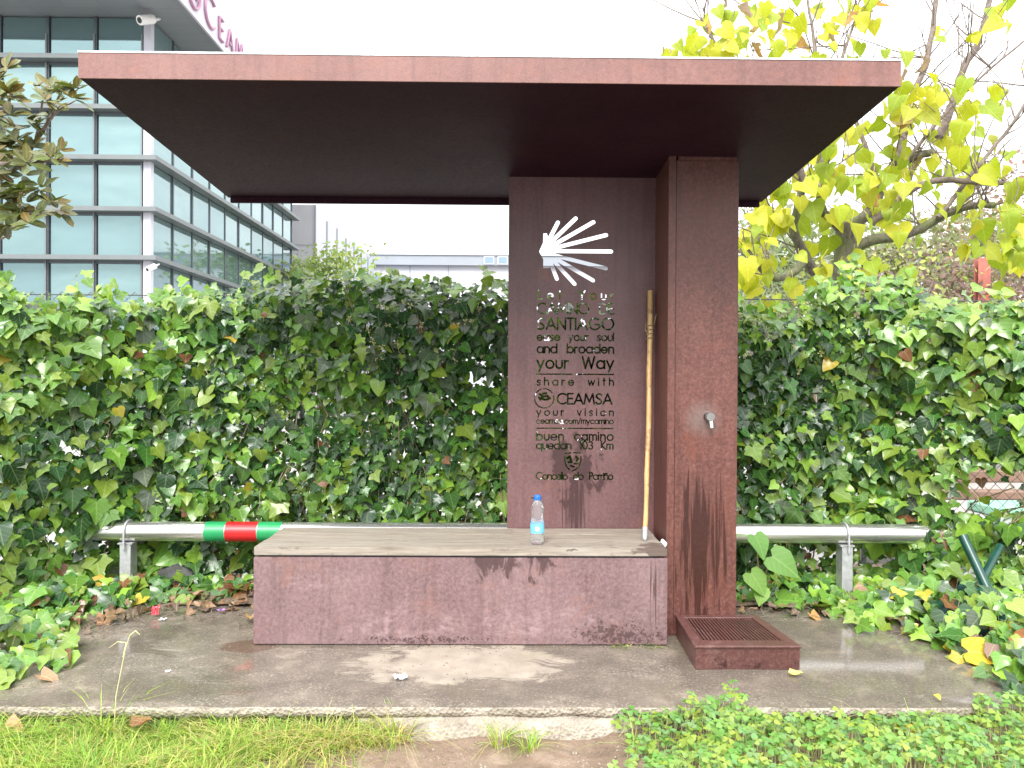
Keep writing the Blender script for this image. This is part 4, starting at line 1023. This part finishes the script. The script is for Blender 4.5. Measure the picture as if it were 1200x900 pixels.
shrub('light_green_shrub', 'loose pale green shrub right of the yellow tree trunk', 1055, 11.5, 1.5, .5, 3.5, 1900, YG + [(.30, .32, .2)], .09, SMALL, stems=18)
shrub('purple_shrub', 'purple leaved shrub around the red post behind the right hedge', 1105, 12.9, 1.5, .3, 3.45, 3000, PUR, .10, SMALL, stems=14)
shrub('purple_shrub', 'dark purple leaved shrub at the right edge behind the hedge', 1195, 12.8, 1.2, .3, 3.6, 2400, PUR, .10, SMALL, stems=12)
shrub('grey_green_tree', 'dense grey green tree far behind the tap pillar', 900, 24, 3.0, .5, 6.2, 3600, [(.10, .14, .07), (.15, .18, .10), (.20, .22, .14)], .24, SMALL, cat='tree', stems=12)
shrub('broad_green_tree', 'broad dull green tree filling the gap behind the yellow tree', 1030, 26, 3.6, .5, 6.6, 4200, [(.13, .16, .07), (.18, .20, .10), (.23, .22, .14)], .24, SMALL, cat='tree', stems=12)
shrub('russet_tree', 'dull russet tree far behind the red post', 1130, 25, 3.2, .5, 6.6, 3600, [(.17, .15, .10), (.22, .17, .12), (.16, .17, .10)], .24, SMALL, cat='tree', stems=12)
shrub('brown_tree', 'russet brown tree far back at the right edge', 1195, 17, 2.3, 2.0, 6.3, 2000, BRN, .12, SMALL, cat='tree', stems=16)
shrub('olive_tree', 'thin olive green tree between the yellow leaves at right', 1140, 14, 1.6, 1.0, 4.3, 1500, [(.20, .20, .10), (.26, .24, .15), (.15, .17, .08)], .10, SMALL, cat='tree', stems=18)
shrub('clipped_bush', 'grey green clipped bush left of the tree trunk', 945, 8.4, .55, .3, 2.22, 2400, [(.15, .16, .10), (.21, .21, .14), (.11, .13, .07)], .045, SMALL, stems=8)
shrub('young_tree', 'pale green willowy tree beside the far grey building', 372, 33, 2.2, 1.5, 6.6, 2400, [(.28, .36, .12), (.36, .42, .18), (.22, .30, .10)], .22, SMALL, cat='tree', stems=10)
shrub('roof_bush', 'small green tree peeping over the far grey building', 352, 41, 1.1, 7.2, 9.9, 500, [(.28, .36, .16), (.22, .30, .12)], .22, SMALL, cat='tree', stems=6)
def red_post():
    p = at(1150, 325, 12.4); zt = at(1150, 303, 12.4).z
    t = thing('steel_post', 'rust red steel beam post standing among purple shrubs behind the hedge', 'post', (p.x, p.y, -.04))
    MB().box((p.x-.085, p.y-.06, -.04), (p.x+.115, p.y-.045, zt)).build('flange', MAT['red_post'], t, bevel=.003)
    MB().box((p.x-.085, p.y+.05, -.04), (p.x+.115, p.y+.065, zt)).build('flange', MAT['red_post'], t, bevel=.003)
    MB().box((p.x+.004, p.y-.045, -.04), (p.x+.016, p.y+.05, zt-.002)).build('web', MAT['frame_dark'], t)
red_post()

# ------------------------------------------------------------------ glass office building
def office():
    Y0 = 21.0; xc = at(176, 300, Y0).x; t = thing('office_building', 'teal glass office building with white projecting roof at the left', 'building', (xc-5, Y0+7, -.04))
    zl = [at(90, y, Y0).z for y in (19, 70.5, 128.5, 187, 246.5, 303)]; dz = (zl[2]-zl[5])/3
    while zl[-1] - dz > .3: zl.append(zl[-1]-dz)
    pw = (at(121, 300, Y0).x - at(65, 300, Y0).x); D1 = Y0 + 14.0; XW = xc - pw*9
    # core behind the glass
    MB().box((XW, Y0+.10, -.04), (xc-.10, D1, zl[0])).build('core_wall', MAT['hall_mid'], t)
    # front panes, mullions
    nd = 10; ds = (D1 - Y0 - .1)/nd
    for r in range(len(zl)):
        zt = zl[r]; zb = zl[r+1] if r+1 < len(zl) else -.04
        for k in range(9):
            if r > 5 and k > 4: continue
            xb = xc - .16 - pw*k; xa = xb - pw
            tilt = random.uniform(-.012, .012); h2 = random.uniform(-.010, .010)
            MB().add([(xa+.03, Y0+.03+tilt, zb+.03), (xb-.03, Y0+.03-tilt, zb+.03), (xb-.03, Y0+.03+h2-tilt, zt-.03), (xa+.03, Y0+.03+h2+tilt, zt-.03)], [(0, 1, 2, 3)]).build('pane', MAT['glass'], t)
        for k in range(nd):
            ya = Y0 + .12 + ds*k; yb = ya + ds; tilt = random.uniform(-.014, .014)
            MB().add([(xc-.05+tilt, ya+.03, zb+.03), (xc-.05-tilt, yb-.03, zb+.03), (xc-.05-tilt, yb-.03, zt-.03), (xc-.05+tilt, ya+.03, zt-.03)], [(0, 1, 2, 3)]).build('pane', MAT['glass'], t)
    for k in range(10):
        x = xc - .16 - pw*k; MB().box((x-.065, Y0-.03, -.04), (x+.005, Y0+.09, zl[0])).build('mullion', MAT['frame_dark'], t)
        MB().box((x-.07, Y0-.075, -.04), (x-.03, Y0-.0305, zl[0]-.5)).build('mullion_cap', MAT['alu'], t)
    for k in range(1, nd+1):
        y = Y0 + .12 + ds*k; MB().box((xc-.08, y-.035, -.04), (xc-.015, y+.035, zl[0])).build('mullion', MAT['frame_dark'], t)
    MB().box((xc-.155, Y0-.08, -.04), (xc+.045, Y0+.10, zl[0])).build('corner_column', MAT['column'], t)
    for r, z in enumerate(zl[1:]):
        MB().box((XW, Y0-.30, z-.06), (xc+.28, Y0+.02, z+.06)).build('ledge', MAT['alu'], t)
        MB().box((xc-.02, Y0+.0205, z-.06), (xc+.28, D1+.25, z+.06)).build('ledge', MAT['alu'], t)
        MB().box((XW, Y0-.02, z-.13), (xc-.16, Y0+.085, z-.056)).build('transom', MAT['frame_dark'], t)
    # roof slab: soffit, fascia, letters
    ov = 1.17; zs = zl[0]; xo = xc + .05 + ov; yo = Y0 - 1.35; hf = 1.07
    rf = MB().box((XW, yo+.06, zs), (xo-.06, D1+1.0, zs+hf-.02)).build('roof', MAT['soffit'], t)
    MB().box((XW, yo, zs-.03), (xo, yo+.0595, zs+hf)).build('fascia', MAT['fascia'], rf)
    MB().box((xo-.0595, yo+.06, zs-.03), (xo, D1+1.0, zs+hf)).build('fascia', MAT['fascia'], rf)
    # sign on the side fascia, reading away from the corner
    capH = .72; zb = zs + .17; y = yo + 1.9
    for a in range(1):
        m = MB()
        for pl in [arc(0, 0, .36, .36, 0, 360, 28)]: m.tube([(xo+.03, y-.75+px, zb+.36+py) for px, py in pl], .05, 6)
        for pl in ([(-.2, -.1), (-.05, .1), (.12, .05), (.2, -.1)], [(-.15, .15), (.1, .2)]): m.tube([(xo+.03, y-.75+px, zb+.36+py) for px, py in pl], .05, 6)
        m.build('sign_emblem', MAT['magenta'], rf)
    for ch, sc in (('C', 1.15), ('E', .85), ('A', .85), ('M', .85), ('S', .85), ('A', .85)):
        gl, w = GLY[ch]; m = MB()
        for pl in gl: m.tube([(xo+.035, y + px*capH*sc, zb + py*capH*sc) for px, py in pl], .042, 6)
        m.build('sign_letter', MAT['magenta'], rf); y += (w+.28)*capH*sc + .12
    return xc, zl, Y0
OX, OZ, OY = office()
def cctv(px, py, Y, label, s=1.0):
    p = at(px, py, Y); t = thing('security_camera', label, 'camera', p)
    d = Vector((-.35, -.75, -.42)).normalized(); u = d.orthogonal()
    MB().tube([p - d*.24*s, p - d*.235*s, p + d*.20*s, p + d*.22*s], [.10*s, .125*s, .125*s, .12*s], 18).build('housing', MAT['white_plastic'], t)
    MB().tube([p + d*.2205*s, p + d*.235*s], [.075*s, .07*s], 16).build('lens', MAT['black'], t)
    MB().tube([p - d*.15*s, p - d*.25*s + Vector((.06, .25, .12))*s, Vector((OX, OY-.08, p.z+.12*s))], .035*s, 8).build('bracket', MAT['white_plastic'], t)
cctv(171, 23, OY-.5, 'white bullet camera under the roof at the glass building corner')
cctv(177, 314, OY-.35, 'small white camera low on the glass building corner column', .6)

# ------------------------------------------------------------------ far halls
def halls():
    Y0 = 37.5; x1 = at(369, 300, Y0).x; zt = at(360, 240, Y0).z
    t = thing('grey_warehouse', 'pale grey warehouse receding behind the glass building', 'building', (x1-3, Y0+8, -.04))
    MB().box((x1-8, Y0, -.04), (x1, Y0+.3, zt)).build('front_wall', MAT['hall_mid'], t)
    MB().box((x1-.3, Y0+.3005, -.04), (x1-.002, Y0+17, zt-.002)).build('side_wall', MAT['hall_white'], t)
    MB().box((x1-8, Y0+.35, zt-.4), (x1-.31, Y0+17, zt-.2)).build('roof', MAT['hall_grey'], t)
    MB().box((x1-.02, Y0-.06, -.04), (x1+.05, Y0-.003, zt)).build('downpipe', MAT['hall_grey'], t)
    for k in range(1, 7): MB().box((x1-.001, Y0+2.4*k, -.04), (x1+.05, Y0+2.4*k+.12, zt-.1*(k % 2)-.2)).build('downpipe', MAT['hall_grey'], t)
    for k in range(1, 5): MB().box((x1-8, Y0-.012, zt*k/5), (x1-.021, Y0-.001, zt*k/5+.03)).build('panel_joint', MAT['hall_grey'], t)
    Y1 = 56.; zt = at(520, 299, Y1).z; zm = at(520, 311.5, Y1).z; xa = at(420, 300, Y1).x; xb = at(1200, 300, Y1).x
    t = thing('long_hall', 'long low white hall with grey roof band beyond the hedge', 'building', ((xa+xb)/2, Y1+10, -.04))
    MB().box((xa-6, Y1, -.04), (xb, Y1+20, zm)).build('wall', MAT['hall_white'], t)
    MB().box((xa-6.2, Y1-.4, zm), (xb+.2, Y1+20, zt-.06)).build('roof_band', MAT['hall_grey'], t)
    MB().box((xa-6.3, Y1-.5, zt-.06), (xb+.3, Y1+20, zt)).build('coping', MAT['hall_mid'], t)
    for k in range(7):
        px = 480 + 45*k
        if px > 600: px += 240
        a = at(px, 318, Y1).x
        MB().box((a, Y1-.03, zm-1.6), (a+.06, Y1-.001, zm)).build('panel_joint', MAT['hall_grey'], t)
    for px in (567, 583):
        a = at(px, 305, Y1-.5).x; w = MB().box((a, Y1-.47, zm+.06), (a+.75, Y1-.402, zt-.12)).build('window', MAT['hall_white'], t)
        MB().box((a+.07, Y1-.475, zm+.12), (a+.68, Y1-.4705, zt-.18)).build('pane', MAT['blue_win'], w)
    a = at(433, 322, 50).x; z = at(433, 315, 50).z
    t = thing('loading_dock', 'small blue grey dock canopy at the foot of the long white hall', 'canopy', (a+1.5, 51, -.04))
    MB().hexa([(a, 50, z-1.0), (a+3, 50, z-1.0), (a+3, 55, z-.9), (a, 55, z-.9), (a, 50, z-.5), (a+2.2, 50, z-.35), (a+2.2, 55, z), (a, 55, z)]).build('canopy_roof', MAT['blue_win'], t)
    for dx in (.1, 2.8): MB().box((a+dx, 50.1, -.04), (a+dx+.1, 50.2, z-1.0)).build('leg', MAT['hall_grey'], t)
halls()

# ------------------------------------------------------------------ yard beyond the bare fence at right
def yard_bits():
    for k, (px0, px1, py, h, mt, lab) in enumerate(((1110, 1330, 562, .16, 'brown_board', 'long brown board lying beyond the bare chain link'), (1105, 1330, 582, .10, 'brown_board', 'low brown timber edging just beyond the mint strip'))):
        a = gnd(px0, py); b = gnd(px1, py); t = thing('timber_board', lab, 'board', ((a.x+b.x)/2, a.y, -.04))
        MB().box((a.x, a.y, -.036), (b.x, a.y+.25, -.036+h)).build('plank', MAT['brown_board'], t, bevel=.01)
        for x in (a.x+.3, b.x-.3): MB().box((x, a.y-.03, -.036), (x+.08, a.y-.001, -.036+h*.8)).build('stake', MAT['brown_board'], t)
    a = gnd(1165, 602); b = gnd(1350, 602)
    t = thing('mint_kerb', 'mint green painted kerb beyond the chain link at right', 'kerb', ((a.x+b.x)/2, a.y, -.04))
    for k in range(3): 
        w = (b.x-a.x)/3; MB().box((a.x+w*k+.006, a.y, -.036), (a.x+w*(k+1)-.006, a.y+.5, .07)).build('kerb_stone', MAT['mint'], t, bevel=.015)
    a = gnd(1010, 655); b = gnd(1330, 655)
    t = thing('concrete_kerb', 'pale concrete kerb behind the right rail', 'kerb', ((a.x+b.x)/2, 6.05, -.04))
    for k in range(4):
        w = (b.x-a.x)/4; MB().box((a.x+w*k+.005, 6.0, -.036), (a.x+w*(k+1)-.005, 6.14, .07)).build('kerb_stone', MAT['yard'], t, bevel=.012)
yard_bits()

# ------------------------------------------------------------------ things at the slab's edges
def green_frame():
    a = at(1128, 628, 4.45); b = at(1172, 722, 4.2); c = at(1172, 640, 4.5); d = at(1143, 695, 4.35)
    t = thing('green_frame', 'dark green painted steel frame tangled in the ivy at right', 'frame', (b.x, b.y, 0))
    def bar(p, q, r, nm): MB().tube([p, p.lerp(q, .5), q], r, 12).build(nm, MAT['green_paint'], t, smooth=True)
    bar(a, b, .026, 'long_tube'); bar(c, a.lerp(b, .55), .022, 'brace'); bar(at(1125, 690, 4.4), a.lerp(b, .75), .03, 'crossbar')
    f = gnd(1172, 738); bar(b, Vector((b.x, b.y, .0)), .026, 'foot')
    q = at(1122, 712, 4.35)
    MB().lathe([(.02, 0), (.16, .0), (.18, .05), (.17, .11), (.10, .14)], (q.x, q.y, .0), 24).build('base', MAT['green_paint'], t, smooth=True)
green_frame()
def rock(px, py, Y, r, lab, seed):
    p = at(px, py, Y); bm = bmesh.new(); bmesh.ops.create_icosphere(bm, subdivisions=3, radius=1)
    for v in bm.verts:
        n = v.co.copy(); k = 1 + .22*noise.noise(n*1.6 + Vector((seed, 0, 0))) + .07*noise.noise(n*5 + Vector((seed, 2, 0)))
        v.co = Vector((n.x*r[0]*k, n.y*r[1]*k, max(-.8, n.z*k)*r[2]))
    me = bpy.data.meshes.new('stone_block'); bm.to_mesh(me); bm.free()
    o = link('stone_block', me, MAT['stone']); o.location = (p.x, Y, r[2]*.8); tag(o, lab, 'stone')
rock(206, 676, 5.06, (.13, .06, .10), 'dark grey stone under the rail left of the bench', 1)
rock(1115, 700, 4.75, (.22, .12, .10), 'dark stone under the ivy near the right rail end', 4)
def butterbur():
    b = gnd(885, 706); b.y = 4.72
    t = thing('broad_leaf_plant', 'broad pale green leaves standing beside the pillar foot', 'plant', (b.x, b.y, .0)); L = Leaves(HEART); cache = {}; st = MB()
    for (px, py, s, tx, c) in ((885, 628, .155, .2, (.16, .33, .085)), (905, 652, .20, .9, (.15, .30, .07)), (880, 672, .16, .4, (.20, .36, .08)), (893, 690, .11, -.2, (.23, .40, .08))):
        p = at(px, py, 4.66); L.add(p, (random.gauss(0, .2), -1, .75), (tx, -.1, -.8), s*.88, c, 0)
        st.tube([(b.x, b.y, 0), (b.x + (p.x-b.x)*.4, b.y, p.z*.6), p], [.006, .005, .003], 6)
    for d in L.d: L.piece(d, MAT['leaf_soft'], t, cache)
    st.build('stalks', MAT['vine'], t, smooth=True)
butterbur()

# single fallen leaves and litter
DRYL = Leaves(CURL + HEART)
def fallen(px, py, s, col, label, k=0, z=.012, rot=0, n=(0, -.25, 1), surf=0.0, name='fallen_leaf'):
    p = gnd(px, py, surf); p.z = surf + z
    me_key = tri_mesh(name, *[a for a in (DRYL.sh[k][0].astype(np.float32), DRYL.sh[k][1].astype(np.int32))], np.tile(np.array(col), (len(DRYL.sh[k][0]), 1)), DRYL.sh[k][0].astype(np.float32))
    me_key.materials.append(MAT['dry']); o = bpy.data.objects.new(name, me_key); COL.objects.link(o)
    Rm = Leaves.frames(np.array([n], float), np.array([(math.sin(rot), -math.cos(rot), 0)], float))[0]
    o.matrix_world = Matrix.Translation(p) @ Matrix(Rm.tolist()).to_4x4() @ Matrix.Scale(s, 4)
    return tag(o, label, 'leaf')
fallen(1000, 712, .24, (.33, .21, .13), 'large curled tan leaf by the ivy near the right rail post', 0, .06, .7)
fallen(1135, 775, .17, (.62, .44, .03), 'bright yellow leaf half of the big curled leaf at the slab end', 2, .05, 1.2, (-.3, -.5, 1))
fallen(1158, 782, .17, (.27, .18, .14), 'wrinkled brown curled leaf touching the bright yellow leaf', 1, .04, 1.4)
fallen(925, 792, .06, (.66, .60, .18), 'thin pale yellow leaf lying before the drain tray', 1, .006, 1.2)
fallen(950, 724, .08, (.45, .24, .07), 'small orange leaf on the slab behind the drain tray', 0, .02, .5)
fallen(5, 868, .13, (.46, .25, .13), 'tan leaf lying in the grass at the lower left corner', 0, .05, 1.0, surf=-.11)
fallen(153, 866, .09, (.30, .13, .07), 'red brown leaf sunk in the grass below the slab', 1, .05, 1.6, surf=-.11)
fallen(125, 728, .12, (.42, .22, .10), 'light brown leaf at the ivy foot left of the pink scrap', 0, .02, .2)
fallen(163, 704, .11, (.40, .24, .12), 'brown leaf under the left rail post', 0, .03, 1.9)
fallen(48, 797, .09, (.40, .24, .14), 'brown leaf under the bright ivy mound at left', 0, .02, 1.4)
fallen(294, 727, .09, (.42, .27, .13), 'tan leaf against the left end of the bench', 1, .02, .3)
fallen(965, 690, .11, (.40, .19, .08), 'rusty brown leaf in the ivy left of the right rail post', 0, .05, .8)
fallen(1056, 882, .07, (.62, .45, .04), 'yellow leaf among the clover', 2, .11, .6, surf=-.11)
fallen(1097, 822, .026, (.66, .50, .05), 'tiny yellow leaf at the slab edge above the clover', 2, .03, .2)
for px, py, s, lab in ((1170, 655, .12, 'orange brown leaf hanging beside the green frame'), (1185, 740, .15, 'rust coloured leaf at the right frame edge above the yellow leaf')):
    o = fallen(px, py+40, s, (.42, .18, .08), lab, 0, .14, .3, (0, -.9, .4))
def scrap(px, py, w, d, h, mat, lab, seed, rot=0, cat='litter'):
    p = gnd(px, py); bm = bmesh.new(); bmesh.ops.create_grid(bm, x_segments=6, y_segments=5, size=.5)
    for v in bm.verts:
        x, y = v.co.x, v.co.y; k = 1 + .25*noise.noise(Vector((x*3, y*3, seed)))
        v.co = Vector((x*w*k, y*d*k, h*(.35 + noise.noise(Vector((x*4, y*4, seed+5)))*.9 + .5*abs(x))))
    bmesh.ops.solidify(bm, geom=bm.faces[:], thickness=.0012)
    lo = min(v.co.z for v in bm.verts)
    for v in bm.verts: v.co.z -= lo
    me = bpy.data.meshes.new('litter_scrap'); bm.to_mesh(me); bm.free(); o = link('litter_scrap', me, MAT[mat]); o.location = (p.x, p.y, .002); o.rotation_euler.z = rot
    return tag(o, lab, cat)
o = scrap(183, 722, .04, .05, .03, 'pink', 'pink plastic scrap standing at the ivy edge', 1, .2); o.rotation_euler.x = math.radians(62); o.location.z = .03
scrap(191, 727, .035, .03, .012, 'paper', 'small white scrap beside the pink plastic', 2)
scrap(259, 717, .045, .035, .02, 'purple', 'crumpled purple foil near the bench end', 3, .6)
scrap(469, 797, .055, .05, .022, 'paper', 'crumpled white paper on the slab before the bench', 4, .4)
scrap(197, 788, .022, .018, .008, 'paper', 'tiny pale crumb on the slab at left', 6)

# ------------------------------------------------------------------ leaf litter, grass, clover
def litter():
    L = Leaves(CURL + IVY); cols = [(.22, .12, .065), (.30, .18, .10), (.13, .08, .05), (.38, .24, .13), (.18, .12, .09)]; PG = [jit(random.choice(cols), .2) for _ in range(10)]
    for _ in range(420):
        if random.random() < .5: px = random.uniform(40, 300); py = random.uniform(684, 722) + max(0, 180-px)*.28
        else: px = random.uniform(868, 1200); py = random.uniform(690, 726) + max(0, px-1000)*.25
        p = gnd(px, py); p.z = .012 + random.random()*.05
        L.add(p, (random.gauss(0, .5), random.gauss(-.4, .4), 1), (random.gauss(0, 1), random.gauss(0, 1), 0), random.uniform(.025, .06), random.choice(PG), random.randrange(6))
    o = link('leaf_litter', L.mesh('leaf_litter', L.d), MAT['dry']); tag(o, 'brown dead leaf litter along the foot of the ivy', 'leaf litter', kind='stuff')
    m = MB()
    for _ in range(130):
        px = random.choice((random.uniform(60, 300), random.uniform(870, 1190))); p = gnd(px, random.uniform(695, 735) + (max(0, px-1000)*.2 if px > 600 else max(0, 160-px)*.3)); a = random.uniform(0, 6.28); l = random.uniform(.04, .14)
        m.tube([(p.x, p.y, .01), (p.x+l*.5*math.cos(a), p.y+l*.5*math.sin(a), .018 + random.random()*.02), (p.x+l*math.cos(a+.2), p.y+l*math.sin(a+.2), .01)], .0022, 4)
    tag(m.build('twig_litter', MAT['twig']), 'thin dead twigs scattered along the ivy foot', 'twigs', kind='stuff')
litter()
def blades(name, label, items, mat='grass'):
    V = []; Fc = []; C = []
    for (x, y, z, h, az, lean, w, col) in items:
        b = len(V); dx, dy = math.cos(az), math.sin(az); sx, sy = -dy, dx; segs = 4
        for k in range(segs+1):
            u = k/segs; r = lean*h*u*u; zz = z + h*(u - .35*lean*u*u*u); ww = w*(1-u)**.7 + .0003
            px, py = x + dx*r, y + dy*r
            V += [(px - sx*ww, py - sy*ww, zz), (px + sx*ww, py + sy*ww, zz)]; C += [col]*2
        for k in range(segs):
            a = b+2*k; Fc += [(a, a+1, a+3), (a, a+3, a+2)]
    V = np.array(V, np.float32); o = link(name, tri_mesh(name, V, np.array(Fc, np.int32), np.array(C), np.zeros_like(V) + .5), MAT[mat]); return tag(o, label, 'grass', kind='stuff')
def grass():
    G = [(.22, .38, .06), (.30, .46, .07), (.38, .52, .09), (.15, .27, .05), (.46, .46, .15), (.52, .42, .20)]; it = []
    def tuft(cx, cy, n, r, h, strawy=0., z=None):
        for _ in range(n):
            a = random.uniform(0, 6.28); q = r*math.sqrt(random.random()); x, y = cx+q*math.cos(a), cy+q*math.sin(a)
            c = random.choice(G[4:]) if random.random() < strawy else random.choice(G[:5])
            it.append((x, y, (soil_z(x, y) if z is None else z) - .005, h*random.uniform(.5, 1.2), a + random.gauss(0, .6), random.uniform(.35, 2.1), random.uniform(.0012, .0028), jit(c, .25)))
    for _ in range(760):
        x = random.uniform(-2.3, -.42); y = random.uniform(2.75, 3.27)
        dens = smooth(-.40, -1.0, x) + .25*nz(x, y, 3, 3)
        if random.random() > .35 + .75*dens: continue
        if x > -1.0 and y < 3.08 and random.random() < .75: continue
        tuft(x, y, random.randint(10, 22), .045, random.uniform(.065, .15)*(.8+.5*max(0, nz(x, y, 9, 2)+.4)), .14 + .4*smooth(-1.4, -.6, x))
    for px, py, n, r, h, s in ((145, 842, 150, .07, .20, .0), (75, 838, 110, .08, .16, .05), (20, 836, 90, .07, .15, .05), (215, 842, 80, .06, .14, .1), (280, 850, 70, .05, .11, .1), (470, 852, 90, .05, .14, .6), (430, 852, 70, .05, .10, .4), (585, 868, 60, .04, .10, .35), (620, 876, 60, .04, .09, .2), (345, 858, 60, .05, .11, .3)):
        p = gnd(px, py, -.11); tuft(p.x, min(3.25, p.y), n, r, h, s)
    for _ in range(46):
        x = random.uniform(.4, 2.4); y = random.uniform(2.75, 3.27); tuft(x, y, random.randint(3, 8), .03, random.uniform(.10, .20), .45)
    for px, w in ((735, 8), (752, 6), (768, 8), (722, 5)):
        p = gnd(px, 757); tuft(p.x, 4.025, 12, .022, .035, .1, 0.0)
    blades('grass', 'bright green grass along the slab front at lower left', it)
grass()
def seed_stalk():
    a = gnd(133, 832, -.1); t = thing('grass_stalk', 'tall pale bent grass stalk rising in front of the slab at left', 'grass stalk', (a.x, 3.24, -.11)); Y = 3.24
    P = [at(px, py, Y) for px, py in ((133, 838), (136, 815), (142, 785), (147, 760), (152, 745), (159, 739), (164, 744))]; P[0].z = -.11
    MB().tube(P, [.002, .002, .0018, .0016, .002, .0022, .0008], 6).build('stem', MAT['straw'], t, smooth=True)
    MB().tube([at(144, 770, Y), at(148, 753, Y), at(138, 752, Y), at(128, 759, Y)], [.0015, .0018, .0016, .0006], 6).build('side_stem', MAT['straw'], t, smooth=True)
MAT['straw'] = plain('straw', (.58, .55, .26), .6, 0, .15, 50); seed_stalk()
def clover():
    lf = [(0, 0), (.24, -.22), (.46, -.62), (.44, -.9), (.24, -1.02), (0, -.88)]
    S = [leaf_template(lf, [0, -.45, -.88], .28, .12, 0, 20)]; L = Leaves(S); st = MB()
    G = [(.15, .30, .065), (.19, .35, .08), (.11, .24, .05), (.24, .37, .09), (.18, .32, .12), (.26, .35, .06)]; PG = [jit(random.choice(G), .16) for _ in range(18)]
    n = 0
    while n < 1700:
        x = random.uniform(.42, 2.5); y = random.uniform(2.70, 3.30)
        edge = .50 + .20*nz(y, 3, 0, 7) + abs(random.gauss(0, .09)) - .06
        if x < edge + .06*random.random(): continue
        top = .05 + .10*smooth(.4, .8, x) + .05*nz(x, y, 4, 4.2)
        if y > 3.2: top *= .8 + 1.1*max(0, nz(x, 1, 1, 6.5)); 
        if y > 3.10 and 1.0 < x < 2.02: top *= 1 - .62*smooth(3.10, 3.24, y)*smooth(1.0, 1.15, x)
        if x > 2.0: top += .03
        if x < 1.0 and y > 3.15: top += .05*max(0, nz(x, 1, 7, 8) + .1)
        z0 = soil_z(x, y); h = max(.02, top*(.45 + .6*random.random())); r = random.uniform(.016, .030); a0 = random.uniform(0, 6.28)
        tilt = Vector((random.gauss(0, .3), random.gauss(-.25, .3), 1)).normalized(); u = tilt.orthogonal().normalized(); w = tilt.cross(u); c = random.choice(PG); p = Vector((x, y, z0+h))
        for k in range(3):
            a = a0 + 2.094*k; d = u*math.cos(a) + w*math.sin(a)
            L.add(p, tilt + d*.25, d - tilt*.1, r, c, 0)
        st.tube([(x + random.gauss(0, .015), y + random.gauss(0, .015), z0-.005), p], .0009, 3, cap=False); n += 1
    o = link('clover', L.mesh('clover', L.d), MAT['grass']); tag(o, 'dense light green clover along the slab front at lower right', 'clover', kind='stuff')
    tag(st.build('clover_stems', MAT['umbel']), 'thin stems of the clover patch', 'clover', kind='stuff')
clover()
# pebbles on the soil
pb = MB()
for _ in range(420):
    x = random.uniform(-1.0, .8); y = random.uniform(2.7, 3.2); r = random.uniform(.002, .0065); z = soil_z(x, y)
    pb.tube([(x, y, z-r*.4), (x, y, z+r*.2), (x+r*.2, y, z+r*.75)], [r*.8, r, r*.4], 6)
tag(pb.build('pebbles', MAT['edge'], smooth=True), 'small pebbles on the bare soil in front of the slab', 'pebbles', kind='stuff')

# grit and crumbs of dirt on the slab, thicker along the bench foot and the planting
gt = MB()
for _ in range(900):
    k = random.random()
    if k < .35: x = random.uniform(-1.32, .9); y = 4.03 - abs(random.gauss(0, .02))
    elif k < .6: x = random.choice((random.uniform(-2.2, -1.4), random.uniform(1.35, 2.2))); y = 4.72 - abs(random.gauss(0, .10))
    else: x = random.uniform(-2.3, 2.2); y = random.uniform(3.31, 4.0)
    r = random.uniform(.0012, .0035)
    gt.tube([(x, y, 0), (x+r*.3, y, r*.7), (x+r*.5, y, r*1.2)], [r*.9, r, r*.3], 5)
tag(gt.build('grit', MAT['soil'], smooth=True), 'fine grit and crumbs of dirt scattered on the slab', 'grit', kind='stuff')
